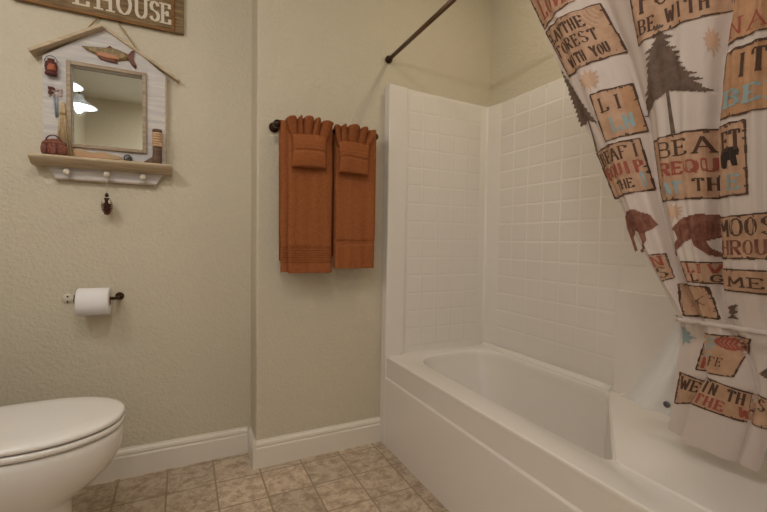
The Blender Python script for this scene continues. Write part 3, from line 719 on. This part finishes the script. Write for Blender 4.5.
mp = printbox([(0.640,0.976),(0.565,0.976),(0.546,0.897),(0.626,0.892)], seed=11, bw=0.004)
for a, b in (((0.2,0.3),(0.8,0.7)),((0.5,0.5),(0.45,0.85)),((0.5,0.5),(0.75,0.4)),((0.3,0.37),(0.2,0.7)),((0.6,0.57),(0.5,0.2))): stroke(a, b, 0.002, mp, DK, 0.0014)
# --- right fold
mp = printbox([(0.492,1.640),(0.372,1.640),(0.376,1.521),(0.505,1.521)], BOX2, seed=12); text('LE', 0.3, 1.0, 0.68, 0.95, mp, BLUE, 0.011); text('NA', 0.04, 0.66, 0.08, 0.34, mp, RED, 0.0035)
mp = printbox([(0.503,1.502),(0.378,1.503),(0.382,1.368),(0.524,1.368)], BOX2, seed=13); text('ITS', 0.20, 0.92, 0.58, 0.90, mp, DK, 0.007); text('BEX', 0.05, 0.92, 0.16, 0.40, mp, BLUE, 0.009)
mp = printbox([(0.532,1.352),(0.466,1.354),(0.468,1.196),(0.534,1.194)], seed=14)
text('ET', 0.22, 0.88, 0.64, 0.90, mp, DK, 0.006); text('E', 0.36, 0.85, 0.09, 0.29, mp, BLUE, 0.008)
fill([(0.05,0.1),(0.0,0.55),(0.12,0.85),(0.4,0.98),(0.7,0.9),(0.88,1.0),(1.0,0.75),(0.95,0.55),(0.85,0.5),(0.9,0.05),(0.7,0.05),(0.62,0.35),(0.45,0.3),(0.38,0.0),(0.18,0.0)], qm([(0.521,1.305),(0.479,1.305),(0.479,1.257),(0.521,1.257)]), BLK, 0.0014)
mp = printbox([(0.534,1.146),(0.392,1.155),(0.394,1.054),(0.534,1.050)], seed=15); text('MOOSE', 0.0, 1.0, 0.54, 0.93, mp, DK, 0.007); text('HROUGH', 0.02, 1.05, 0.10, 0.42, mp, MOOSE, 0.006)
mp = printbox([(0.535,1.024),(0.396,1.026),(0.398,0.973),(0.536,0.973)], seed=16); text('MEE', 0.1, 0.98, 0.22, 0.66, mp, DK, 0.005)
fill([(0,0),(0.3,0.25),(0.0,0.3),(0.4,0.5),(0.1,0.6),(0.6,0.85),(1.0,0.9),(0.7,0.6),(1.0,0.5),(0.6,0.3),(1,0.1)], qm([(0.534,0.945),(0.498,0.945),(0.505,0.900),(0.536,0.900)]), TREE, 0.001)
fill([(0,0),(1,0),(1,1),(0,1)], qm([(0.44,0.955),(0.40,0.955),(0.40,0.90),(0.44,0.90)]), BOX2, 0.001)
# --- below the tie
mp = qm([(0.648,0.862),(0.604,0.862),(0.618,0.806),(0.650,0.800)])
fill([(0.2,1.0),(0.45,0.9),(0.4,0.75),(0.8,0.7),(0.6,0.55),(1.0,0.45),(0.6,0.35),(0.7,0.15),(0.3,0.2),(0.1,0.0),(0.05,0.5)], mp, BLUE, 0.001)
mp = printbox([(0.586,0.852),(0.482,0.861),(0.522,0.754),(0.617,0.742)], seed=17, bw=0.003)
lf = [(0.5+0.5*math.cos(a), 0.5+0.5*math.sin(a)*abs(math.sin(a))**0.3) for a in [2*PI*k/24 for k in range(24)]]
ml = qm([(0.560,0.853),(0.500,0.853),(0.494,0.822),(0.556,0.822)]); fill(lf, ml, RED, 0.0014)
for k in range(5): stroke((0.2+0.13*k, 0.5), (0.3+0.13*k, 0.8), 0.0012, ml, BOX, 0.0018); stroke((0.2+0.13*k, 0.5), (0.3+0.13*k, 0.2), 0.0012, ml, BOX, 0.0018)
text('S', 0.12, 0.38, 0.72, 0.92, mp, BLUE, 0.009); text('C', 0.12, 0.38, 0.46, 0.66, mp, BLUE, 0.009); text('I', 0.0, 0.25, 0.08, 0.34, mp, RED, 0.008); text('FE', 0.30, 0.66, 0.22, 0.44, mp, DK, 0.0025)
mp = printbox([(0.658,0.722),(0.598,0.713),(0.632,0.640),(0.680,0.622)], seed=18, bw=0.004); text('WE', 0.08, 0.98, 0.50, 0.90, mp, DK, 0.0055)
mp = printbox([(0.589,0.733),(0.447,0.716),(0.450,0.640),(0.628,0.646)], seed=19, bw=0.004); text('IN THIS', 0.03, 0.90, 0.54, 0.92, mp, DK, 0.0055); text('THE W', 0.00, 0.74, 0.12, 0.44, mp, RED, 0.0065)
fill([(0,0.4),(0.5,0.9),(1,1),(1,0),(0.6,0.1)], qm([(0.475,0.80),(0.44,0.80),(0.435,0.76),(0.475,0.76)]), TREE, 0.001)
co = cur.build('shower_curtain', CM, None, fix=False)
tag(co, 'printed lodge-style shower curtain gathered to the right with trees and bears', 'shower curtain')
# white tie
tt = MB(); rings = []
ys = [0.650 - (0.650-0.335)*k/40 for k in range(41)]
for y in ys:
    zc = 0.878 + 0.004*(0.64-y)/0.2
    x = sheet_x(min(max(y, 0.41), 0.643), zc)
    x = min(x, sheet_x(min(max(y+0.01, 0.41), 0.643), zc), sheet_x(min(max(y-0.01, 0.41), 0.643), zc)) - 0.0025
    rings.append([(x, y, zc+0.006), (x-0.001, y, zc), (x, y, zc-0.006), (x+0.001, y, zc-0.006), (x+0.001, y, zc+0.006)])
tt.loft(rings)
zc = 0.878
xf = sheet_x(0.643, zc)-0.004
back = [(xf + 0.03*(1-math.cos(a)), 0.650+0.012*math.sin(a)) for a in [PI*k/10 for k in range(11)]] + [(xf+0.06, 0.5), (xf+0.05, 0.335)]
tt.loft([[(x, y, zc+0.007), (x, y, zc-0.007), (x+0.002, y+0.001, zc-0.007), (x+0.002, y+0.001, zc+0.007)] for x, y in back])
tag(tt.build('curtain_tie', M_CLOTH), 'narrow white tie cinching the printed shower curtain', 'curtain tie')
# liner
lm = MB(); rings = []
LL = [(1.12, 2.045), (1.040, 1.850), (0.845, 1.330), (0.720, 1.020), (0.668, 0.915), (0.662, 0.885), (0.715, 0.800), (0.780, 0.690), (0.868, 0.560)]
for k in range(100):
    z = 2.04 - (2.04-0.535)*k/99; row = []
    L = interp(LL, z); R_ = 0.40 if z > 0.9 else 0.40 + 0.08*(0.9-z)/0.35
    for j in range(50):
        t = j/49; y = L+(R_-L)*t
        x = 1.006+0.20*(2.064-z)+0.030+0.012*math.sin(t*22)*(1-0.6*pinch(z))
        zz = z if z > 0.6 else z + (1-t)*0.022*(0.6-z)/0.065*(1 if t < 0.5 else 0.5)
        row.append((x, y, zz))
    rings.append(row)
lm.loft(rings, 0, True, False, False, closed=False)
ln = thing('shower_liner', (1.3, 0.6, 2.04), '', ''); lm.build('film', M_LINER, ln, fix=False)
mg = MB(); mg.lathe([(0, 0), (0.010, 0), (0.010, -0.003), (0, -0.003)], (1.33, 0.728, 0.592), 'X', seg=16, caps=False); mg.build('hem_magnet', M_GREYM, ln)
tag(ln, 'clear plastic shower liner hanging behind the printed curtain', 'shower liner')

# ------------------------------------------------------------------ wooden sign
SY = YA-0.02
sg = thing('wooden_sign', (-0.28, YA, 2.005), 'rustic brown wooden sign with cream letters above the mirror', 'sign')
q = MB(); q.box((-0.60, SY, 2.005), (0.004, YA-0.001, 2.190)); q.build('board', M_BARK, sg, bevel=0.003)
for x0_, x1_ in ((-0.046, -0.033),):
    q = MB(); q.box((x0_, SY-0.006, 2.000), (x1_, SY, 2.195)); q.build('batten', M_ORANGEW, sg, bevel=0.002)
q = MB(); q.box((-0.60, SY-0.004, 2.002), (-0.046, SY, 2.012)); q.build('edge_strip', M_ORANGEW, sg, bevel=0.001)
def sign_letter(ch, x0_, x1_, z0_, z1_):
    q = MB(); pl, sf = GL[ch]; g = lambda x, y: (x0_+(x1_-x0_)*x, z0_+(z1_-z0_)*y)
    def st(a, b, wd):
        a, b = Vector(g(*a)), Vector(g(*b)); d = (b-a)
        if d.length < 1e-5: return
        d.normalize(); a = a-d*wd*0.2; b = b+d*wd*0.2; nn = Vector((-d.y, d.x))*wd/2
        q.prism_y([tuple(a-nn), tuple(b-nn), tuple(b+nn), tuple(a+nn)], SY-0.002-0.00006*len(q.f)/6, SY+0.001)
    for line in pl:
        for a, b in zip(line[:-1], line[1:]): st(a, b, 0.0125 if abs(a[0]-b[0])*0.045 < abs(a[1]-b[1])*0.08 else 0.0065)
    for x, y in sf: st((x-0.22, y), (x+0.22, y), 0.006)
    q.build('letter', M_CREAMPT, sg, fix=True)
for ch, a, b in (('E', -0.402, -0.346), ('H', -0.332, -0.262), ('O', -0.256, -0.196), ('U', -0.192, -0.134), ('S', -0.133, -0.090), ('E', -0.089, -0.046)):
    sign_letter(ch, a, b, 2.036, 2.118)

# ------------------------------------------------------------------ cabin mirror
mr = thing('rustic_mirror', (-0.29, YA, 1.33), 'rustic cabin-shaped wooden wall mirror with shelf and pegs', 'mirror')
BYF = YA-0.030
q = MB()
gx0, gx1, gz0, gz1 = -0.412, -0.160, 1.462, 1.780
# gabled board with an opening for the glass
q.prism_y([(-0.505, 1.40), (gx0, 1.40), (gx0, 1.87), (-0.505, 1.80)], BYF, YA-0.002)
q.prism_y([(gx1, 1.40), (-0.072, 1.40), (-0.072, 1.80), (gx1, 1.87)], BYF, YA-0.002)
q.prism_y([(gx0, 1.40), (gx1, 1.40), (gx1, gz0), (gx0, gz0)], BYF, YA-0.002)
q.prism_y([(gx0, gz1), (gx1, gz1), (gx1, 1.87), (-0.298, 1.953), (gx0, 1.87)], BYF, YA-0.002)
q.build('cabin_board', M_WHITEW, mr)
q = MB(); q.box((-0.0725, BYF+0.002, 1.40), (-0.066, YA-0.002, 1.79)); q.build('side_edge', M_TANW, mr)
q = MB(); q.box((gx0, YA-0.016, gz0), (gx1, YA-0.012, gz1)); q.build('mirror_glass', M_GLASS, mr)
q = MB(); f_ = 0.016
for a, b in (((gx0-f_, gz0-f_), (gx0, gz1+f_)), ((gx1, gz0-f_), (gx1+f_, gz1+f_)), ((gx0, gz0-f_), (gx1, gz0)), ((gx0, gz1), (gx1, gz1+f_))):
    q.box((a[0], BYF-0.012, a[1]), (b[0], BYF+0.004, b[1]))
q.build('mirror_frame', M_FRAMEW, mr, bevel=0.003)
def slab(a, b, th_, y0, y1, name, m):
    a, b = Vector(a), Vector(b); d = (b-a).normalized(); nn = Vector((-d.y, d.x)); nn = nn if nn.y > 0 else -nn
    q = MB(); q.prism_y([tuple(a), tuple(b), tuple(b+nn*th_), tuple(a+nn*th_)], y0, y1); return q.build(name, m, mr, bevel=0.002)
slab((-0.538, 1.795), (-0.296, 1.950), 0.013, BYF-0.036, YA-0.002, 'roof_board', M_TANW)
slab((-0.298, 1.950), (-0.018, 1.783), 0.012, BYF-0.012, YA-0.002, 'roof_board', M_TANW)
# shelf with moulded front, bracket wedge ends
q = MB(); q.prism_x([(YA-0.002, 1.400), (YA-0.093, 1.400), (YA-0.096, 1.393), (YA-0.092, 1.384), (YA-0.080, 1.378), (YA-0.066, 1.366), (YA-0.045, 1.362), (YA-0.002, 1.362)], -0.540, -0.045)
q.build('shelf', M_TANW, mr, bevel=0.002)
q = MB(); q.prism_y([(-0.500, 1.362), (-0.080, 1.362), (-0.108, 1.318), (-0.470, 1.318)], YA-0.022, YA-0.002); q.build('peg_rail', M_WHITEW, mr)
q = MB(); q.box((-0.472, YA-0.025, 1.311), (-0.106, YA-0.002, 1.3175)); q.build('rail_edge', M_FRAMEW, mr)
for x in (-0.427, -0.290, -0.158):
    q = MB(); q.lathe([(0.0, 0), (0.006, 0), (0.006, -0.018), (0.011, -0.024), (0.013, -0.032), (0.010, -0.040), (0, -0.042)], (x, YA-0.0215, 1.340), 'Y', seg=16, caps=False); q.build('peg', M_CREAMPT, mr)
q = MB(); q.tube([(-0.395, BYF-0.01, 1.905), (-0.375, BYF, 1.915), (-0.315, YA-0.008, 2.010)], 0.0028, 8)
q.tube([(-0.315, YA-0.008, 2.010), (-0.280, YA-0.006, 2.03), (-0.252, YA-0.008, 2.004)], 0.0028, 8)
q.tube([(-0.252, YA-0.008, 2.004), (-0.180, BYF-0.005, 1.892)], 0.0028, 8); q.build('hanging_cord', M_TWINE, mr)
# trout
def silhouette(pts, y0, y1, name, m, parent, puff=0.0):
    q = MB(); n = len(pts); cx_ = sum(p[0] for p in pts)/n; cz_ = sum(p[1] for p in pts)/n
    r0 = [(x, y1, z) for x, z in pts]; r1 = [(x, (y0+y1)/2, z) for x, z in pts]; r2_ = [(cx_+(x-cx_)*0.82, y0, cz_+(z-cz_)*0.7) for x, z in pts]
    q.loft([r0, r1, r2_]); return q.build(name, m, parent)
fy0, fy1 = BYF-0.014, BYF-0.0005
fish = silhouette([(-0.3755,1.8636),(-0.3535,1.8662),(-0.3063,1.8714),(-0.2664,1.8766),(-0.2380,1.8714),(-0.2138,1.8636),(-0.2065,1.8480),(-0.2170,1.8376),(-0.2485,1.8298),(-0.2905,1.8298),(-0.3273,1.8389),(-0.3588,1.8506)], fy0, fy1, 'trout', M_FISHB, mr)
silhouette([(-0.3251,1.8350),(-0.2853,1.8272),(-0.2432,1.8298),(-0.2432,1.8454),(-0.2853,1.8506),(-0.3251,1.8506)], fy0-0.003, fy1-0.008, 'belly', M_FISHP, fish)
silhouette([(-0.2138,1.8584),(-0.1971,1.8818),(-0.1876,1.8818),(-0.1929,1.8480),(-0.1802,1.8168),(-0.1865,1.8064),(-0.2013,1.8246),(-0.2138,1.8415)], fy0+0.004, fy1-0.001, 'tail', M_FISHR, fish)
silhouette([(-0.2905,1.8714),(-0.2769,1.8870),(-0.2664,1.8766)], fy0+0.005, fy1-0.001, 'fin', M_FISHR, fish)
silhouette([(-0.3251,1.8376),(-0.3115,1.8220),(-0.2748,1.8168),(-0.2485,1.8168),(-0.2538,1.8272),(-0.2905,1.8285)], fy0+0.003, fy1-0.001, 'fin', M_FISHR, fish)
# lantern
lt = MB(); lt.lathe([(0, 0), (0.019, 0), (0.021, 0.006), (0.017, 0.012), (0.021, 0.030), (0.019, 0.048), (0.010, 0.056), (0.012, 0.062), (0.0, 0.064)], (-0.474, BYF-0.018, 1.722), 'Z', caps=False); lto = lt.build('lantern', M_DKRED, mr)
lt = MB(); lt.lathe([(0, 0), (0.013, 0.0), (0.015, 0.012), (0.012, 0.026), (0, 0.027)], (-0.471, BYF-0.027, 1.735), 'Z', caps=False); lt.build('lantern_glass', M_REDPL, lto)
lt = MB(); lt.tube([(-0.474+0.021*math.cos(a), BYF-0.018, 1.772+0.026*math.sin(a)) for a in [PI*k/12 for k in range(13)]], 0.0016, 6); lt.build('bail', M_GREYM, lto)
# dried flower sprig and blue-grey rod on the left plank
q = MB()
rnd = random.Random(5)
for k in range(26):
    cx_, cz_ = -0.466+rnd.uniform(-0.020, 0.022), 1.660+rnd.uniform(-0.018, 0.018); q.lathe([(0, -0.005), (0.0045, 0), (0, 0.005)], (cx_, BYF-rnd.uniform(0.003, 0.010), cz_), 'Z', seg=7, caps=False)
sp_ = q.build('flower_cluster', M_PINKP, mr)
q = MB()
for k in range(9):
    cx_, cz_ = -0.474+rnd.uniform(-0.010, 0.010), 1.662+rnd.uniform(-0.014, 0.014); q.lathe([(0, -0.006), (0.0055, 0), (0, 0.006)], (cx_, BYF-0.011, cz_), 'Z', seg=7, caps=False)
q.build('blossom', M_DKRED, sp_)
q = MB(); q.tube([(-0.470, BYF-0.005, 1.650), (-0.463, BYF-0.005, 1.560)], 0.003, 6); q.tube([(-0.458, BYF-0.004, 1.645), (-0.458, BYF-0.004, 1.565)], 0.0025, 6); q.build('stem', M_BLUEG, sp_)
# straw whisk
q = MB()
for k in range(90):
    a = rnd.uniform(-1, 1); b = rnd.uniform(-1, 1)
    q.tube([(-0.440+0.006*a, BYF-0.012+0.004*b, 1.605+0.02*b), (-0.438+0.011*a, BYF-0.018+0.007*b, 1.55), (-0.434+0.026*a+0.006*b, BYF-0.022+0.010*b, 1.404+0.012*abs(b*a))], 0.0014, 5)
wh = q.build('straw_whisk', M_STRAW, mr)
q = MB(); q.lathe([(0.010, -0.005), (0.0115, 0), (0.010, 0.005)], (-0.439, BYF-0.014, 1.575), 'Z', seg=12); q.build('binding', M_TWINE, wh)
# driftwood strip under the glass
silhouette([(-0.425,1.405),(-0.300,1.404),(-0.225,1.408),(-0.240,1.424),(-0.300,1.436),(-0.345,1.432),(-0.385,1.444),(-0.425,1.438)], BYF-0.010, BYF-0.0005, 'driftwood_strip', M_SALM, mr)

# things on the shelf
crl = thing('wicker_creel', (-0.462, YA-0.065, 1.400), 'small reddish wicker creel on the left of the mirror shelf', 'basket')
q = MB()
def oval(rx, ry, z, n=28): return [(-0.464+rx*math.cos(2*PI*k/n), YA-0.064+ry*math.sin(2*PI*k/n), z) for k in range(n)]
q.loft([oval(0.036, 0.018, 1.4005), oval(0.043, 0.023, 1.412), oval(0.044, 0.024, 1.428), oval(0.040, 0.022, 1.444)]); q.build('body', M_WICK, crl)
q = MB(); q.loft([oval(0.041, 0.023, 1.4445), oval(0.038, 0.021, 1.452), oval(0.024, 0.014, 1.463), oval(0.008, 0.005, 1.467)]); q.build('lid', M_WICK, crl)
q = MB(); q.tube([(-0.464+0.024*math.cos(a), YA-0.075, 1.455+0.024*math.sin(a)) for a in [PI*k/12 for k in range(13)]], 0.0028, 7); q.build('handle', M_DKRED, crl)
for x in (-0.484, -0.452):
    q = MB(); q.tube([(x, YA-0.088, 1.404), (x, YA-0.0895, 1.425), (x, YA-0.087, 1.444)], 0.0026, 6); q.build('strap', M_DKRED, crl)
bt = thing('fisherman_boot', (-0.105, YA-0.060, 1.400), 'brown boot wrapped with rope on the right of the mirror shelf', 'ornament')
def ov(cx_, cy_, rx, ry, z, n=20): return [(cx_+rx*math.cos(2*PI*k/n), cy_+ry*math.sin(2*PI*k/n), z) for k in range(n)]
q = MB(); yb_ = YA-0.060
q.loft([ov(-0.118, yb_, 0.034, 0.013, 1.4005), ov(-0.119, yb_, 0.035, 0.014, 1.407), ov(-0.113, yb_, 0.029, 0.014, 1.416), ov(-0.103, yb_, 0.019, 0.014, 1.430), ov(-0.102, yb_, 0.0175, 0.014, 1.455), ov(-0.102, yb_, 0.0185, 0.015, 1.474)]); q.build('boot', M_LEATH, bt)
q = MB()
for k in range(6): 
    z = 1.481+0.0105*k
    q.tube([(-0.102+0.0165*math.cos(a), yb_+0.014*math.sin(a), z) for a in [2*PI*j/16 for j in range(17)]], 0.0052, 7)
q.build('rope_coil', M_ROPE, bt)
q = MB(); q.loft([ov(-0.102, yb_, 0.019, 0.015, 1.540), ov(-0.102, yb_, 0.020, 0.016, 1.545), ov(-0.102, yb_, 0.018, 0.014, 1.552)]); q.build('rim', M_LEATH, bt)
rl = thing('fishing_reel', (-0.213, YA-0.055, 1.400), 'tiny dark grey fishing reel on the shelf under the mirror', 'ornament')
q = MB(); q.lathe([(0, -0.008), (0.015, -0.008), (0.016, -0.004), (0.011, -0.003), (0.011, 0.003), (0.016, 0.004), (0.015, 0.008), (0, 0.008)], (-0.213, YA-0.055, 1.4165), 'Y', caps=False); q.build('spool', M_GREYM, rl)
q = MB(); q.box((-0.238, YA-0.060, 1.4003), (-0.188, YA-0.050, 1.4035)); q.tube([(-0.213, YA-0.066, 1.4165), (-0.200, YA-0.068, 1.424)], 0.002, 6); q.build('foot', M_GREYM, rl)

# hanging ornament
oy = YA-0.052
orn = thing('hanging_ornament', (-0.290, oy, 1.33), 'small dark brown pinecone ornament hanging from the middle peg', 'ornament')
q = MB(); q.tube([(-0.290, oy, 1.354), (-0.291, oy, 1.262)], 0.0010, 6); q.build('string', M_CREAMPT, orn)
q = MB()
cz0 = 1.172
for i in range(9):
    z = cz0+0.004+i*0.0078; R0 = 0.019*math.sin(PI*min((i+1.6)/11, 1))**0.8; 
    for k in range(8):
        a = 2*PI*(k+0.5*(i % 2))/8; c, s_ = math.cos(a), math.sin(a)
        tip = Vector((-0.291+c*R0*1.15, oy+s_*R0*1.15, z+0.004)); base = Vector((-0.291+c*R0*0.3, oy+s_*R0*0.3, z-0.004))
        side = Vector((-s_, c, 0))*0.0055
        q.add([base-side, base+side, tip+side*0.8, tip-side*0.8, tip+Vector((0,0,-0.004)), base+Vector((0, 0, 0.006))], [(0,1,2,3),(0,3,4),(1,4,2),(3,2,4),(0,4,1)])
q.lathe([(0, -0.002), (0.008, 0.004), (0.012, 0.03), (0.009, 0.06), (0, 0.07)], (-0.291, oy, cz0), 'Z', seg=12, caps=False)
q.build('cone', M_DKRED, orn)
q = MB(); q.lathe([(0, 0), (0.006, 0.002), (0.0075, 0.010), (0.004, 0.017), (0, 0.020)], (-0.291, oy, 1.245), 'Z', seg=14, caps=False); q.build('cap', M_BRONZE, orn)
for sx in (-0.0095, 0.0105):
    q = MB(); q.lathe([(0, -0.011), (0.0040, -0.004), (0.0045, 0.004), (0, 0.010)], (-0.291+sx, oy-0.013, 1.226), 'Z', seg=10, caps=False); q.build('white_patch', M_CREAMPT, orn)

# ------------------------------------------------------------------ lamps
LZ = 2.19
def vanity_light(x, y, label, power):
    t = thing('vanity_light', (XL, y, LZ+0.12), label, 'wall lamp', 'gooseneck lamps on the left wall')
    q = MB(); q.lathe([(0, 0), (0.05, 0), (0.05, 0.012), (0.03, 0.02), (0, 0.02)], (XL, y, LZ+0.10), 'X', caps=False); q.build('wall_plate', M_BRONZE, t)
    q = MB(); q.tube([(XL+0.015, y, LZ+0.10), (XL+0.05, y, LZ+0.12), (XL+0.08, y, LZ+0.19), (XL+0.13, y, LZ+0.22), (XL+0.19, y, LZ+0.20), (x, y, LZ+0.13), (x, y, LZ+0.09)], 0.008, 8); q.build('gooseneck_arm', M_BRONZE, t)
    q = MB(); q.lathe([(0.026, 0.10), (0.030, 0.085), (0.036, 0.07), (0.060, 0.045), (0.100, 0.018), (0.128, 0.0), (0.132, -0.004), (0.127, -0.003), (0.098, 0.014), (0.058, 0.041), (0.034, 0.066), (0.024, 0.085)], (x, y, LZ), 'Z', seg=32, caps=False); q.build('shade', M_SHADE, t)
    q = MB(); q.lathe([(0, 0.0), (0.016, 0.004), (0.026, 0.018), (0.026, 0.03), (0.014, 0.05), (0.013, 0.07), (0, 0.07)], (x, y, LZ-0.008), 'Z', seg=20, caps=False); q.build('bulb', M_BULB, t)
    l = bpy.data.lights.new('lamp_light', 'POINT'); l.energy = power; l.color = (1.0, 0.97, 0.93); l.shadow_soft_size = 0.02
    o = bpy.data.objects.new('lamp_light', l); C.objects.link(o); o.parent = t; o.location = Vector((x, y, LZ-0.032)) - t.location
for (x, y), pw, lb in zip(LAMP_SPOTS, LAMP_POWER, ('white-shaded gooseneck lamp farthest from the mirror wall', 'white-shaded gooseneck lamp in the middle of the row', 'white-shaded gooseneck lamp nearest the mirror wall')): vanity_light(x, y, lb, pw)
def ceiling_light(x, y, r_, power, label, name='ceiling_light'):
    t = thing(name, (x, y, ZC), label, 'ceiling light')
    q = MB(); q.lathe([(0, 0), (r_+0.015, 0), (r_+0.015, -0.02), (r_, -0.022), (0, -0.022)], (x, y, ZC-0.0005), 'Z', seg=32, caps=False); q.build('ring', M_TRIM, t)
    q = MB(); q.lathe([(r_-0.003, -0.0225), (r_-0.01, -0.03), (r_*0.7, -0.042), (0, -0.05)], (x, y, ZC), 'Z', seg=32, caps=False); q.build('diffuser', M_DIFF, t)
    l = bpy.data.lights.new('lamp_light', 'AREA'); l.shape = 'DISK'; l.size = r_*2; l.energy = power; l.color = (1.0, 0.95, 0.88) if r_ > 0.1 else (1.0, 0.86, 0.62)
    o = bpy.data.objects.new('lamp_light', l); C.objects.link(o); o.parent = t; o.location = (0, 0, -0.06)
ceiling_light(*CEIL_SPOT, 0.19, CEIL_POWER, 'round white ceiling light in the middle of the room')
ceiling_light(0.0, -1.05, 0.15, 6.0, 'added round ceiling light brightening the wall behind the camera')  # extra unseen lamp, added to brighten the front wall reflected in the mirror
ceiling_light(*TUB_SPOT, 0.07, TUB_POWER, 'small round ceiling light above the tub')
